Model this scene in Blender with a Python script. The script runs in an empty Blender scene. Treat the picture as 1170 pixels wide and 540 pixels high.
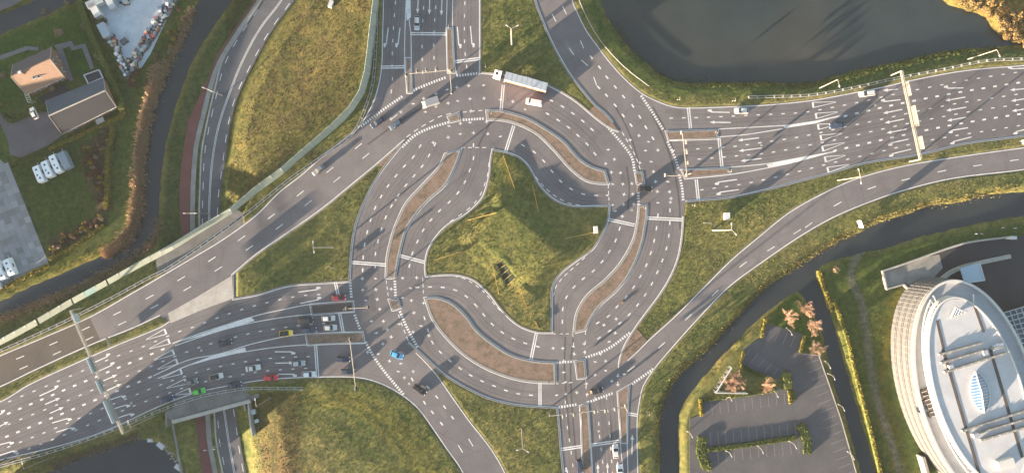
import bpy, bmesh, math, random
import numpy as np
from mathutils import Vector, Matrix
from mathutils.geometry import tessellate_polygon
random.seed(7); RNG = np.random.default_rng(7)
scn = bpy.context.scene; COL = scn.collection
# ------------------------------------------------------------------ camera, sky, sun, exposure
S, HC = 0.27, 220.0                      # metres per photo pixel on the ground, camera height
cam_d = bpy.data.cameras.new('camera'); cam = bpy.data.objects.new('camera', cam_d); COL.objects.link(cam)
cam.location = (0, 0, HC); cam.rotation_euler = (0, 0, 0)
cam_d.sensor_width = 36; cam_d.lens = 36*HC/(1170*S); cam_d.clip_end = 9000; cam_d.clip_start = 1
scn.camera = cam
SUN_EL = math.radians(5.6); SUN_AZ = (-0.790, -0.613)      # direction towards the sun on the map
wd = bpy.data.worlds.new('World'); scn.world = wd; wd.use_nodes = True
nt = wd.node_tree; nt.nodes.clear()
sky = nt.nodes.new('ShaderNodeTexSky'); sky.sky_type = 'NISHITA'; sky.sun_disc = False
sky.sun_elevation = SUN_EL; sky.sun_rotation = math.atan2(SUN_AZ[0], SUN_AZ[1]) % (2*math.pi)
sky.air_density = 1.0; sky.dust_density = 1.0; sky.ozone_density = 1.0
bg = nt.nodes.new('ShaderNodeBackground'); bg.inputs[1].default_value = 0.075
wo = nt.nodes.new('ShaderNodeOutputWorld'); nt.links.new(sky.outputs[0], bg.inputs[0]); nt.links.new(bg.outputs[0], wo.inputs[0])
sl = bpy.data.lights.new('sun', 'SUN'); sl.energy = 5.0; sl.angle = math.radians(0.5); sl.color = (1.0, 0.78, 0.57)
so = bpy.data.objects.new('sun', sl); COL.objects.link(so)
so.rotation_euler = Vector((-SUN_AZ[0]*math.cos(SUN_EL), -SUN_AZ[1]*math.cos(SUN_EL), -math.sin(SUN_EL))).to_track_quat('-Z', 'Y').to_euler()
so.location = (-120, -90, 60)
scn.view_settings.view_transform = 'Standard'; scn.view_settings.look = 'None'
scn.view_settings.exposure = 3.10; scn.view_settings.gamma = 1
scn.render.engine = 'CYCLES'; scn.cycles.max_bounces = 5; scn.cycles.use_denoising = True

# ------------------------------------------------------------------ map helpers
def W(px, py, z=0.0):
    """map a photo-pixel ground position to metres, for a point at height z"""
    k = (HC - z)/HC*S
    return Vector(((px-585)*k, (270-py)*k, z))
def W2(p, z=0.0):
    v = W(p[0], p[1], z); return (v.x, v.y)
def spline(pts, closed=False, step=6.0, corner=48):
    """smooth polyline through pts; sharp bends stay corners"""
    P = [np.array(p[:2], float) for p in pts]; n = len(P)
    def isc(i):
        if not closed and i in (0, n-1): return True
        a = P[i]-P[i-1]; b = P[(i+1) % n]-P[i]
        la, lb = np.linalg.norm(a), np.linalg.norm(b)
        if la < 1e-6 or lb < 1e-6: return True
        return math.degrees(math.acos(max(-1, min(1, a.dot(b)/la/lb)))) > corner
    C = [isc(i) for i in range(n)]; out = []
    for i in range(n if closed else n-1):
        p1, p2 = P[i], P[(i+1) % n]; L = np.linalg.norm(p2-p1); lim = L/3
        def tan(j, prev, nxt):
            t = P[nxt % n]-P[prev % n]; l = np.linalg.norm(t); return t/l if l > 0 else t
        t1 = (p2-p1)/max(L, 1e-6) if C[i] else tan(i, i-1, i+1)
        t2 = (p2-p1)/max(L, 1e-6) if C[(i+1) % n] else tan(i+1, i, i+2)
        c1, c2 = p1+t1*lim, p2-t2*lim; k = max(1, int(L/step)) if not (C[i] and C[(i+1) % n]) else 1
        for s in range(k):
            t = s/k; out.append(tuple((1-t)**3*p1+3*(1-t)**2*t*c1+3*(1-t)*t*t*c2+t**3*p2))
    if not closed: out.append(tuple(P[-1]))
    return out
def resample(pts, step, start=0.0):
    """points (pos, tangent) each `step` along a polyline"""
    out = []; d = start; acc = 0.0
    for a, b in zip(pts[:-1], pts[1:]):
        ax, ay = a[0], a[1]; L = math.hypot(b[0]-ax, b[1]-ay)
        if L < 1e-9: continue
        t = ((b[0]-ax)/L, (b[1]-ay)/L)
        while d <= acc+L:
            u = d-acc; out.append(((ax+t[0]*u, ay+t[1]*u), t)); d += step
        acc += L
    return out
def offset(pts, d, closed=False):
    out = []; n = len(pts)
    for i in range(n):
        a = pts[i-1] if (i > 0 or closed) else pts[i]; b = pts[(i+1) % n] if (i < n-1 or closed) else pts[i]; c = pts[i]
        def nrm(u, v):
            x, y = v[0]-u[0], v[1]-u[1]; l = math.hypot(x, y) or 1; return (-y/l, x/l)
        n1 = nrm(a, c) if a is not c else nrm(c, b); n2 = nrm(c, b) if b is not c else n1
        m = (n1[0]+n2[0], n1[1]+n2[1]); l2 = m[0]**2+m[1]**2
        if l2 < 0.3: m = n1; k = 1
        else: k = min(2.0, 2/l2)
        out.append((c[0]+m[0]*k*d, c[1]+m[1]*k*d))
    return out
def area(p): return 0.5*sum(p[i-1][0]*p[i][1]-p[i][0]*p[i-1][1] for i in range(len(p)))

# ------------------------------------------------------------------ mesh helpers
class MB:
    def __init__(s): s.v = []; s.f = []
    def quad(s, *p):
        b = len(s.v); s.v += [tuple(q) for q in p]; s.f.append(tuple(range(b, b+len(p))))
    def box(s, c, d, rz=0.0, taper=1.0, M=None):
        b = len(s.v); ca, sa = math.cos(rz), math.sin(rz)
        for z in (-.5, .5):
            k = taper if z > 0 else 1
            for x, y in ((-.5, -.5), (.5, -.5), (.5, .5), (-.5, .5)):
                X, Y = x*d[0]*k, y*d[1]*k; s.v.append((c[0]+X*ca-Y*sa, c[1]+X*sa+Y*ca, c[2]+z*d[2]))
        s.f += [(b+3, b+2, b+1, b), (b+4, b+5, b+6, b+7)]+[(b+i, b+(i+1) % 4, b+4+(i+1) % 4, b+4+i) for i in range(4)]
        return s
    def tube(s, p0, p1, r0, r1=None, n=6, cap=True):
        r1 = r0 if r1 is None else r1; p0, p1 = Vector(p0), Vector(p1); d = (p1-p0)
        if d.length < 1e-6: return s
        d.normalize(); u = d.orthogonal().normalized(); w = d.cross(u); b = len(s.v)
        for p, r in ((p0, r0), (p1, r1)):
            for i in range(n):
                a = 2*math.pi*i/n; q = p+u*(r*math.cos(a))+w*(r*math.sin(a)); s.v.append(tuple(q))
        s.f += [(b+i, b+(i+1) % n, b+n+(i+1) % n, b+n+i) for i in range(n)]
        if cap: s.f += [tuple(range(b+n-1, b-1, -1)), tuple(range(b+n, b+2*n))]
        return s
    def beam(s, p0, p1, w, h):
        """rectangular bar from p0 to p1, w wide and h tall"""
        p0, p1 = Vector(p0), Vector(p1); d = (p1-p0).normalized(); side = d.cross(Vector((0, 0, 1)))
        if side.length < .05: side = Vector((1, 0, 0))
        side.normalize(); up = side.cross(d).normalized(); b = len(s.v)
        for p in (p0, p1):
            for x, z in ((-.5, -.5), (.5, -.5), (.5, .5), (-.5, .5)): s.v.append(tuple(p+side*(x*w)+up*(z*h)))
        s.f += [(b+3, b+2, b+1, b), (b+4, b+5, b+6, b+7)]+[(b+i, b+(i+1) % 4, b+4+(i+1) % 4, b+4+i) for i in range(4)]
        return s
    def prism(s, poly, z0, z1, bottom=False):
        if area(poly) < 0: poly = poly[::-1]
        b = len(s.v); n = len(poly)
        s.v += [(p[0], p[1], z0) for p in poly]+[(p[0], p[1], z1) for p in poly]
        s.f += [(b+i, b+(i+1) % n, b+n+(i+1) % n, b+n+i) for i in range(n)]
        for t in tessellate_polygon([[Vector((p[0], p[1], 0)) for p in poly]]):
            t = fixw(poly, t); s.f.append(tuple(b+n+i for i in t))
            if bottom: s.f.append(tuple(b+i for i in t[::-1]))
        return s
    def strip(s, L, R, z, closed=False):
        """flat ribbon between two 2-D lines"""
        b = len(s.v); n = len(L)
        for p, q in zip(L, R): s.v += [(p[0], p[1], z), (q[0], q[1], z)]
        for i in range(n if closed else n-1):
            j = (i+1) % n; s.f.append((b+2*i, b+2*i+1, b+2*j+1, b+2*j))
        return s
    def curb(s, line, w, z0, z1, closed=False):
        """bar of width w following a 2-D line"""
        A, B = offset(line, w/2, closed), offset(line, -w/2, closed); b = len(s.v); n = len(line)
        for p, q in zip(A, B): s.v += [(p[0], p[1], z0), (p[0], p[1], z1), (q[0], q[1], z1), (q[0], q[1], z0)]
        for i in range(n if closed else n-1):
            j = (i+1) % n
            for k in range(3): s.f.append((b+4*i+k, b+4*j+k, b+4*j+k+1, b+4*i+k+1))
        if not closed: s.f += [(b, b+1, b+2, b+3), (b+4*n-1, b+4*n-2, b+4*n-3, b+4*n-4)]
        return s
    def mesh(s, name, mat=None, smooth=False, fixn=False):
        m = bpy.data.meshes.new(name); m.from_pydata(s.v, [], s.f); m.update()
        if fixn:
            bm = bmesh.new(); bm.from_mesh(m); bmesh.ops.recalc_face_normals(bm, faces=bm.faces); bm.to_mesh(m); bm.free()
        if mat: m.materials.append(mat)
        if smooth: m.polygons.foreach_set('use_smooth', [True]*len(m.polygons))
        return m
def fixw(poly, t):
    a, b, c = (poly[i] for i in t)
    return t if (b[0]-a[0])*(c[1]-a[1])-(b[1]-a[1])*(c[0]-a[0]) > 0 else t[::-1]
def obj(name, mesh, parent=None, loc=None, rz=None):
    o = bpy.data.objects.new(name, mesh); COL.objects.link(o)
    if parent is not None: o.parent = parent
    if loc is not None: o.location = loc
    if rz is not None: o.rotation_euler = (0, 0, rz)
    return o
def part(name, mb, mat, parent, **k): return obj(name, mb.mesh(name, mat, **k), parent)
def thing(name, label, cat, loc=(0, 0, 0), rz=0.0, group=None):
    o = obj(name, None, None, loc, rz); o.empty_display_size = .3; return tag(o, label, cat, group)
def tag(o, label, cat, group=None):
    o['label'] = label; o['category'] = cat
    if group: o['group'] = group
    return o
def struct(name, mb, mat, parent=None, kind='structure', fixn=False):
    o = obj(name, mb.mesh(name, mat, fixn=fixn), parent); o['kind'] = kind; return o
def clone(root, loc=None, rz=None, label=None, group=None, sc=None):
    r = root.copy(); COL.objects.link(r)
    if loc is not None: r.location = loc
    if rz is not None: r.rotation_euler = (0, 0, rz)
    if sc is not None: r.scale = (sc, sc, sc) if not hasattr(sc, '__len__') else sc
    if label: r['label'] = label
    if group: r['group'] = group
    for ch in list(root.children):
        c = ch.copy(); COL.objects.link(c); c.parent = r
        for g in list(ch.children):
            d = g.copy(); COL.objects.link(d); d.parent = c
    return r
def sheet_mb(loops, z):
    """flat sheet: first loop outer, the others holes"""
    m = MB(); flat = [p for l in loops for p in l]
    m.v = [(p[0], p[1], z) for p in flat]
    for t in tessellate_polygon([[Vector((p[0], p[1], 0)) for p in l] for l in loops]):
        m.f.append(tuple(fixw(flat, t)))
    return m
def wl(pts, z=0.0): return [W2(p, z) for p in pts]

# ------------------------------------------------------------------ materials
def newmat(name):
    m = bpy.data.materials.new(name); m.use_nodes = True; t = m.node_tree
    return m, t, t.nodes['Principled BSDF']
def lk(t, a, b): t.links.new(a, b)
def noise(t, scale, detail=4, rough=.6, vec=None, dist=0.0):
    n = t.nodes.new('ShaderNodeTexNoise'); n.inputs['Scale'].default_value = scale; n.inputs['Detail'].default_value = detail
    n.inputs['Roughness'].default_value = rough; n.inputs['Distortion'].default_value = dist
    if vec is None:
        g = t.nodes.new('ShaderNodeNewGeometry'); vec = g.outputs['Position']
    lk(t, vec, n.inputs['Vector']); return n.outputs['Fac']
def ramp(t, fac, stops):
    r = t.nodes.new('ShaderNodeValToRGB'); e = r.color_ramp.elements
    while len(e) < len(stops): e.new(.5)
    for q, (p, c) in zip(e, stops):
        q.position = p; q.color = (*c, 1) if len(c) == 3 else c
    lk(t, fac, r.inputs[0]); return r.outputs[0]
def mix(t, a, b, fac=.5, mode='MIX'):
    n = t.nodes.new('ShaderNodeMix'); n.data_type = 'RGBA'; n.blend_type = mode
    for s, v in ((n.inputs[0], fac), (n.inputs[6], a), (n.inputs[7], b)):
        if hasattr(v, 'is_linked'): lk(t, v, s)
        else: s.default_value = v if not isinstance(v, tuple) else (*v[:3], 1)
    return n.outputs[2]
def bump(t, bs, h, strength=.3, dist=.1):
    b = t.nodes.new('ShaderNodeBump'); b.inputs['Strength'].default_value = strength; b.inputs['Distance'].default_value = dist
    lk(t, h, b.inputs['Height']); lk(t, b.outputs[0], bs.inputs['Normal'])
def mat(name, c, rough=.8, var=.25, scale=.6, metal=0.0, bmp=0.0, fine=6.0):
    """plain surface with uneven tone"""
    m, t, b = newmat(name)
    n1 = noise(t, scale, 5, .65); n2 = noise(t, fine, 3, .7)
    lo = tuple(max(0, x*(1-var)) for x in c); hi = tuple(min(1, x*(1+var)) for x in c)
    a = ramp(t, n1, [(.3, lo), (.7, hi)]); g = ramp(t, n2, [(.25, (.78,)*3), (.75, (1.12,)*3)])
    lk(t, mix(t, a, g, 1.0, 'MULTIPLY'), b.inputs['Base Color'])
    b.inputs['Roughness'].default_value = rough; b.inputs['Metallic'].default_value = metal
    if bmp: bump(t, b, n2, bmp, .05)
    return m
def asphalt(name, c, seam=.12):
    m, t, b = newmat(name)
    big = noise(t, .018, 3, .5); mid = noise(t, .16, 5, .62); fine = noise(t, 2.6, 4, .75)
    w = t.nodes.new('ShaderNodeTexVoronoi'); w.feature = 'DISTANCE_TO_EDGE'; w.inputs['Scale'].default_value = .045
    g = t.nodes.new('ShaderNodeNewGeometry'); lk(t, g.outputs['Position'], w.inputs['Vector'])
    col = ramp(t, mid, [(.25, tuple(x*.80 for x in c)), (.55, c), (.8, tuple(x*1.18 for x in c))])
    col = mix(t, col, ramp(t, big, [(.35, (.88, .88, .90)), (.65, (1.12, 1.09, 1.06))]), 1.0, 'MULTIPLY')
    col = mix(t, col, ramp(t, fine, [(.25, (.80,)*3), (.75, (1.16,)*3)]), 1.0, 'MULTIPLY')
    col = mix(t, col, ramp(t, w.outputs['Distance'], [(0, (1-seam,)*3), (.012, (1, 1, 1))]), 1.0, 'MULTIPLY')
    lk(t, col, b.inputs['Base Color']); b.inputs['Roughness'].default_value = .88
    b.inputs['Specular IOR Level'].default_value = .25
    bump(t, b, fine, .10, .012)
    return m
def brick_mat(name, c):
    m, t, b = newmat(name); k = t.nodes.new('ShaderNodeTexBrick'); g = t.nodes.new('ShaderNodeNewGeometry')
    lk(t, g.outputs['Position'], k.inputs['Vector']); k.inputs['Scale'].default_value = 1.0
    k.inputs['Brick Width'].default_value = .44; k.inputs['Row Height'].default_value = .22; k.inputs['Mortar Size'].default_value = .012
    k.inputs['Color1'].default_value = (*[x*1.15 for x in c], 1); k.inputs['Color2'].default_value = (*[x*.8 for x in c], 1); k.inputs['Mortar'].default_value = (*[x*.55 for x in c], 1)
    col = mix(t, k.outputs[0], ramp(t, noise(t, .35, 6, .7), [(.32, (.50, .58, .42)), (.5, (.95, .95, .9)), (.68, (1.25, 1.15, 1.1))]), 1.0, 'MULTIPLY')
    lk(t, col, b.inputs['Base Color']); b.inputs['Roughness'].default_value = .9; bump(t, b, k.outputs['Fac'], -.2, .01)
    return m
M = {}
M['asphalt'] = asphalt('asphalt', (.142, .133, .138))
M['asphalt_old'] = asphalt('old_asphalt', (.088, .077, .068))
M['asphalt_lot'] = asphalt('car_park_asphalt', (.085, .085, .092))
M['asphalt_low'] = asphalt('lower_road_asphalt', (.105, .108, .118))
M['asphalt_dark'] = asphalt('dark_asphalt', (.040, .042, .048))
M['drive'] = asphalt('driveway_surface', (.125, .115, .118))
M['cycle'] = asphalt('red_cycle_asphalt', (.150, .066, .058))
M['concrete'] = mat('concrete', (.34, .32, .29), .9, .18, .3, 0, .1)
M['concrete_dk'] = mat('weathered_concrete', (.22, .215, .20), .9, .25, .25, 0, .1)
M['kerb'] = mat('kerb_stone', (.24, .23, .218), .85, .12, .8)
M['brick'] = brick_mat('island_brick', (.180, .128, .103))
def paint_mat():
    m, t, b = newmat('road_paint'); n = noise(t, 1.6, 6, .8); n2 = noise(t, .25, 3, .6)
    c = ramp(t, n, [(.28, (.24, .235, .23)), (.44, (.56, .555, .55)), (.8, (.74, .74, .73))])
    lk(t, mix(t, c, ramp(t, n2, [(.3, (.8,)*3), (.6, (1, 1, 1))]), 1.0, 'MULTIPLY'), b.inputs['Base Color'])
    b.inputs['Roughness'].default_value = .7; return m
M['paint'] = paint_mat()
M['steel'] = mat('galvanised_steel', (.50, .51, .52), .45, .1, 1.0, .6)
M['cream'] = mat('cream_steel', (.27, .25, .215), .5, .06, 1.0)
M['white'] = mat('white_paint', (.52, .52, .51), .45, .05, 1.0)
M['black'] = mat('black_plastic', (.02, .02, .022), .6, .2)
M['tyre'] = mat('tyre_rubber', (.018, .018, .018), .9, .2)
M['yellow'] = mat('yellow_steel', (.36, .26, .07), .5, .12, 1.0)
M['blue_sign'] = mat('blue_sign_face', (.03, .12, .42), .4, .06)
M['sign_back'] = mat('sign_back', (.34, .40, .44), .5, .08)
def glass_mat(name, c, rough=.06, spec=.6):
    m, t, b = newmat(name); b.inputs['Base Color'].default_value = (*c, 1); b.inputs['Roughness'].default_value = rough
    b.inputs['Specular IOR Level'].default_value = spec; return m
M['glass'] = glass_mat('car_glass', (.012, .016, .02))
M['window'] = glass_mat('window_glass', (.05, .075, .10), .08)
M['lamp_red'] = glass_mat('tail_lamp_red', (.30, .015, .01), .25)
M['lamp_clear'] = glass_mat('headlamp_clear', (.65, .65, .62), .15)
def paintjob(name, c, coat=.6, rough=.32, metal=0.0):
    m, t, b = newmat(name); n = noise(t, 3.0, 3, .6)
    lk(t, ramp(t, n, [(.3, tuple(x*.88 for x in c)), (.7, c)]), b.inputs['Base Color'])
    b.inputs['Roughness'].default_value = rough; b.inputs['Coat Weight'].default_value = coat; b.inputs['Metallic'].default_value = metal
    return m
def water_mat(name, deep, silt):
    m, t, b = newmat(name)
    n1 = noise(t, .013, 3, .5, None, .6); n2 = noise(t, .10, 5, .6)
    col = ramp(t, n1, [(.38, deep), (.62, silt)])
    lk(t, mix(t, col, ramp(t, n2, [(.3, (.86,)*3), (.7, (1.10,)*3)]), 1.0, 'MULTIPLY'), b.inputs['Base Color'])
    b.inputs['Roughness'].default_value = .12; b.inputs['Specular IOR Level'].default_value = .5
    bump(t, b, noise(t, 1.2, 3, .6), .05, .03); return m
M['pond'] = water_mat('pond_water', (.024, .036, .036), (.044, .044, .037))
M['canal'] = water_mat('canal_water', (.020, .026, .028), (.026, .031, .032))
# ------------------------------------------------------------------ traced outlines (photo pixels)
A_UP = [(-60,432),(0,405),(50,384),(102,361),(150,334),(217,295),(255,272),(292,245),(317,220),(345,198),(370,176),(390,160),(408,146),(418,131),(426,115),(432,95),(435,75),(436,40),(437,0),(437,-60)]
G1_B = [(549,-60),(549,0),(549,83),(563,84),(600,88),(626,97),(645,107),(660,117),(672,127),(684,137),(697,146),(707,150)]
G1_R = [(700,140),(690,129),(680,121),(663,101),(650,84),(637,62),(627,42),(618,20),(611,0),(604,-60)]
SLIP_R = [(651,-60),(655,0),(661,15),(671,35),(684,53),(696,69),(714,89),(734,106),(754,116),(769,121),(786,122.5),(834,121),(876,119),(926,114),(971,106),(1016,97),(1036,92),(1101,80),(1168,74),(1260,66)]
G4_T = [(1260,141),(1168,156),(1101,165),(1051,177),(988,187),(938,201),(876,217),(834,226),(796,229.5),(783,230.5)]
G4_L = [(781,247),(779.5,270),(775,295),(766,317),(754,337),(739,357),(726,375),(716,391),(710,405),(707.5,416)]
G4_R = [(716,411),(727,401),(740,388),(771,360),(801,330),(834,297),(866,270),(901,242),(938,221),(976,204),(1026,190),(1076,181),(1168,168),(1260,157)]
SLIP2 = [(1260,180),(1168,195),(1088,205),(1031,219),(988,234),(951,250),(916,270),(876,297),(834,328),(796,367),(764,403),(749,421),(736,441),(731.5,460),(729.5,475),(729,500),(730,540),(731,600)]
G3_B = [(645,600),(643,540),(640,510),(638,482),(636,466),(629,465.5),(599,463.5),(584,461.5),(557,454.5),(529,441),(512,431),(498,420),(485,408),(474,398),(466,391.5)]
G3_R = [(476,402),(488,414),(501,429),(517,452),(537,480),(562,512),(578,540),(604,600)]
LOW_E = [(550,600),(528,540),(509,512),(492,487),(477,467),(462,454),(442,442),(422,434.5),(402,431.5),(362,431.5),(324,433),(292,436),(250,443.5),(225,449),(207,455),(175,468),(140,484.5),(105,498.5),(62,511.5),(0,526),(-60,542)]
B_UP = [(-60,478),(0,457.5),(33,438),(83,415),(133,393),(183,372.5),(193,366)]
A_LO = [(183,361),(153,375),(103,395),(43,422),(0,442.5),(-60,466)]
OUTER = A_UP+G1_B+G1_R+SLIP_R+G4_T+G4_L+G4_R+SLIP2+G3_B+G3_R+LOW_E+B_UP+A_LO
G0 = [(563,171.5),(561,182),(559,202),(552,225),(541,238),(530,247),(512,257),(499,270),(489,287),(486,305),(487,315),(504,313.5),(524,314),(542,320),(559,335),(572,352),(584,364.5),(596,373),(614,379),(630,379.5),(630,345),(631,327),(640,312),(659,297),(676,285),(686,270),(694,252),(696,235.5),(679,236),(654,236),(634,229),(616,212),(604,191),(594,181),(580,175)]
G2 = [(267,341),(266,314),(292,292),(324,270),(367,240),(404,210),(432,187),(463,160),(452,174),(437,193),(427,208),(417,228),(408,250),(403,270),(400,300),(399,321),(367,323),(330,326),(292,336.5)]
B1 = [(556,127),(570,126.5),(585,130),(601,135),(621,146),(644,162),(661,181),(676,191),(691,195.5),(695,209.5),(684,209.5),(669,206),(651,192),(636,175),(616,155),(600,145.5),(584,139.5),(570,137),(557,136.5)]
B2 = [(508.5,176),(526.5,171),(521,187),(512,206),(504,216),(492,226),(477,242),(464,262),(456,290),(451,317.5),(441,317),(442,295),(447,272),(452,257),(464,232),(484,210),(502,190)]
B3 = [(485.5,340.5),(499,340),(517,347),(532,361),(544,377),(562,392),(584,405.5),(611,412.5),(634,414),(634.5,437),(609,436),(584,431.5),(554,420),(529,404),(507,382),(494,364)]
B4 = [(730,235.5),(739,234.5),(739,245),(736,262),(735,270),(729,290),(719,312),(704,332),(684,350),(674,365),(669,376.5),(655.5,380),(659,357),(671,337),(691,320),(709,300),(723,275),(728,254)]
SMALL = {
 'M1': [(761,150.5),(818,149),(820,158),(764,160)], 'M2': [(779,194.5),(831,192.5),(833,198.5),(783,203.5)],
 'M3': [(355,348),(375,346.5),(395,345),(403,344.5),(404,355.5),(395,356),(375,357.5),(357,359)],
 'M4': [(350,382.5),(380,380.5),(414,379.5),(416,391),(380,392),(352,393.5)],
 'M5': [(663,463.5),(671,461),(673,485),(676,540),(677,600),(667,600),(666,540),(664.5,490)],
 'M6': [(706,447.5),(719,440),(717,462),(716,505),(710,505),(707.5,470)],
 'M7': [(726,198),(733.5,197),(735.5,208.5),(728,209.5)], 'M8': [(444.5,342.5),(454,341.5),(457,352),(448.5,354)],
 'M9': [(657.5,412.5),(667.5,411),(669,431),(660,432)], 'M10': [(512,134),(524,129),(525,137),(515,139.5)],
 'M11': [(464,67),(469,67),(470,106),(465.5,106)], 'M12': [(510.5,33),(516.5,33),(519,83),(512,83)],
}
outer_s = spline(OUTER, True, 7); g0_s = spline(G0, True, 5); g2_s = spline(G2, True, 6)
POND = [(680,-60),(686,0),(694,20),(709,42),(724,60),(744,77),(764,90),(784,94.5),(834,95),(876,94),(911,96),(938,92),(971,82),(1016,72),(1051,65),(1091,57),(1126,55),(1153,52),(1260,48),(1260,54-20),(1168,40),(1141,40),(1133,33),(1126,20),(1101,11),(1077,0),(1060,-60)]
CANAL_R = [(1260,206),(1168,219),(1126,222.5),(1091,232),(1061,235.5),(1036,245),(1001,255),(983,266),(966,271),(931,292),(901,312),(876,328),(834,372),(804,405),(779,426),(764,447),(756,470),(754,505),(754,600),(777,600),(776,540),(775,505),(776,475),(784,455),(804,430),(826,405),(851,380),(876,357),(911,331),(926,352),(938,375),(945,404),(954,442),(967,480),(984,540),(998,600),(1020,600),(1002,540),(988,495),(973,445),(962,405),(956,382),(941,337),(931,310),(941,302),(976,291),(1016,282),(1061,268),(1101,259),(1168,247),(1260,238)]
ZL = -4.2; ZW = -5.0
CANAL_L = [(250,-60),(228,0),(219,15),(205,47),(190,82),(177,115),(172,135),(164,167),(162,217),(160,242),(157,258),(143,280),(120,291),(100,299),(60,317),(25,332),(0,345),(-60,377),(-60,392),(0,362),(25,352),(75,330),(107,317),(125,307),(158,292),(175,276),(181,252),(182,230),(185,197),(189,167),(197,135),(210,95),(222,67),(240,37),(266,0),(296,-60)]
CANAL_T = [(-60,66),(0,39.5),(26,29),(49,19),(74,7),(92,-1),(150,-60),(60,-60),(40,0),(20,9),(0,17),(-60,40)]
POND_L = [(20,560),(50,541),(70,532),(90,523),(117,514),(142,505),(160,500.5),(172,503),(184,507),(193,517),(204,529),(210,541),(216,600),(0,600)]

# ------------------------------------------------------------------ terrain: one height-field sheet out to the horizon
def sdf(X, Y, loops):
    """signed distance (positive inside) to a set of closed loops, even-odd"""
    D = np.full(X.shape, 1e9); ins = np.zeros(X.shape, bool)
    for L in loops:
        A = np.array(L); B = np.roll(A, -1, 0)
        for (ax, ay), (bx, by) in zip(A, B):
            dx, dy = bx-ax, by-ay; l2 = dx*dx+dy*dy
            if l2 < 1e-9: continue
            t = np.clip(((X-ax)*dx+(Y-ay)*dy)/l2, 0, 1)
            D = np.minimum(D, (X-ax-t*dx)**2+(Y-ay-t*dy)**2)
            if ay != by:
                c = (ay > Y) != (by > Y); ins ^= c & (X < (bx-ax)*(Y-ay)/(by-ay)+ax)
    D = np.sqrt(D); return np.where(ins, D, -D)
def thin(l, k): return l[::k]
def vnoise(x, y, seed=0):
    xi, yi = np.floor(x), np.floor(y); fx, fy = x-xi, y-yi; fx = fx*fx*(3-2*fx); fy = fy*fy*(3-2*fy)
    def h(a, b):
        v = np.sin(a*127.1+b*311.7+seed*74.7)*43758.5453; return v-np.floor(v)
    return (h(xi, yi)*(1-fx)+h(xi+1, yi)*fx)*(1-fy)+(h(xi, yi+1)*(1-fx)+h(xi+1, yi+1)*fx)*fy
def fbm(x, y, s, seed=0, o=4):
    r = 0; a = .5
    for i in range(o): r = r+a*vnoise(x/s, y/s, seed+i*3.1); s *= .5; a *= .5
    return r/(1-.5**o)
st = .7
fx = np.arange(-190, 190.01, st); fy = np.arange(-96, 96.01, st)
def ext(f):
    e = []; d = 2.0; v = f[-1]
    while v < 3200: v += d; d *= 1.5; e.append(v)
    e = np.array(e); return np.concatenate([-e[::-1], f, e])
gx, gy = ext(fx), ext(fy); X, Y = np.meshgrid(gx, gy)
sd_road = sdf(X, Y, [wl(outer_s), wl(g0_s), wl(g2_s)])             # + on asphalt
HIGH_E = [(432,-700),(431,-60),(428,0),(424,40),(421,60),(417,84),(411,104),(400,122),(385,138),(365,156),(345,173),(320,195),(290,222),(279,240),(268,300),(274,400),(284,452),(300,449),(322,475),(345,600),(380,3000),(14000,3000),(14000,-3000),(432,-3000)]
HIGH_W = [(188,287),(160,301),(120,323),(80,345),(40,369),(0,391),(-60,425),(-9000,5400),(-9000,5700),(-60,562),(0,533),(62,516),(105,503),(140,490),(175,475),(199,466),(196,400)]
LOW_N = [(352,-900),(345,-10),(312,42),(293,75),(276,118),(267,150),(262,180),(258,215),(256,250),(262,300),(270,400),(280,470),(288,520),(298,600),(320,3000),(-9000,6200),(-9000,6000),(-60,572),(0,545),(50,528),(100,512),(140,499),(165,489),(186,482),(193,470),(191,400),(183,310),(172,302),(125,325),(75,348),(25,372),(-60,410),(-9000,5000),(-9000,-3000),(352,-3000)]
dH = -np.maximum(sdf(X, Y, [wl(HIGH_E)]), sdf(X, Y, [wl(HIGH_W)])); dL = -sdf(X, Y, [wl(LOW_N, ZL)])
dH = np.maximum(dH, 0); dL = np.maximum(dL, 0)
t = np.clip(dH/(dH+dL+1e-6), 0, 1); base = ZL*(t*t*(3-2*t))
rough = (fbm(X, Y, 3.0, 1, 4)-.5)*.22+(fbm(X, Y, 14, 5, 3)-.5)*.35
Zt = base+np.where(base < -.05, rough*.6, 0)
near = np.clip(-sd_road/3, 0, 1)
lip = np.clip(-sd_road*.6, -.35, .05)
Zt = np.where(base > -.06, lip+near*rough*.8, Zt)
def px2(x, y): return x/S+585, 270-y/S
PX, PY = px2(X, Y)
# the mound on the centre island and its dug pit
in0 = np.clip(sdf(X, Y, [wl(g0_s)])/5, 0, 1)
def bumpf(cx, cy, rx, ry, ang, h):
    a = math.radians(ang); u = (PX-cx)*math.cos(a)+(PY-cy)*math.sin(a); v = -(PX-cx)*math.sin(a)+(PY-cy)*math.cos(a)
    return h*np.exp(-((u/rx)**2+(v/ry)**2))
plat = sdf(X, Y, [wl([(574,234),(637,287),(604,318),(545,273)])])
Zt += in0*(np.clip(1+plat/5.5, 0, 1)*np.clip(1.45+.062*((PX-592)*.707-(PY-277)*.707)*S, .9, 2.6)+bumpf(582,275,70,50,45,.3))
pit = sdf(X, Y, [wl([(564,302),(573,296),(589,316),(580,326)])])
Zt = np.where(pit > -1.5, Zt+np.clip(1-np.abs(pit+.6)/1.1, 0, 1)*.18-np.clip(pit*.8,0,.25), Zt)
# ruts in the lower left field
RUTS = [[(345,455),(380,452),(415,460),(445,480),(470,505),(495,545)],[(352,462),(385,458),(412,468),(440,490),(465,520),(480,545)],[(395,452),(425,462),(455,482),(480,510),(505,545)],[(372,456),(400,460),(430,480),(455,505),(476,545)]]
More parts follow.
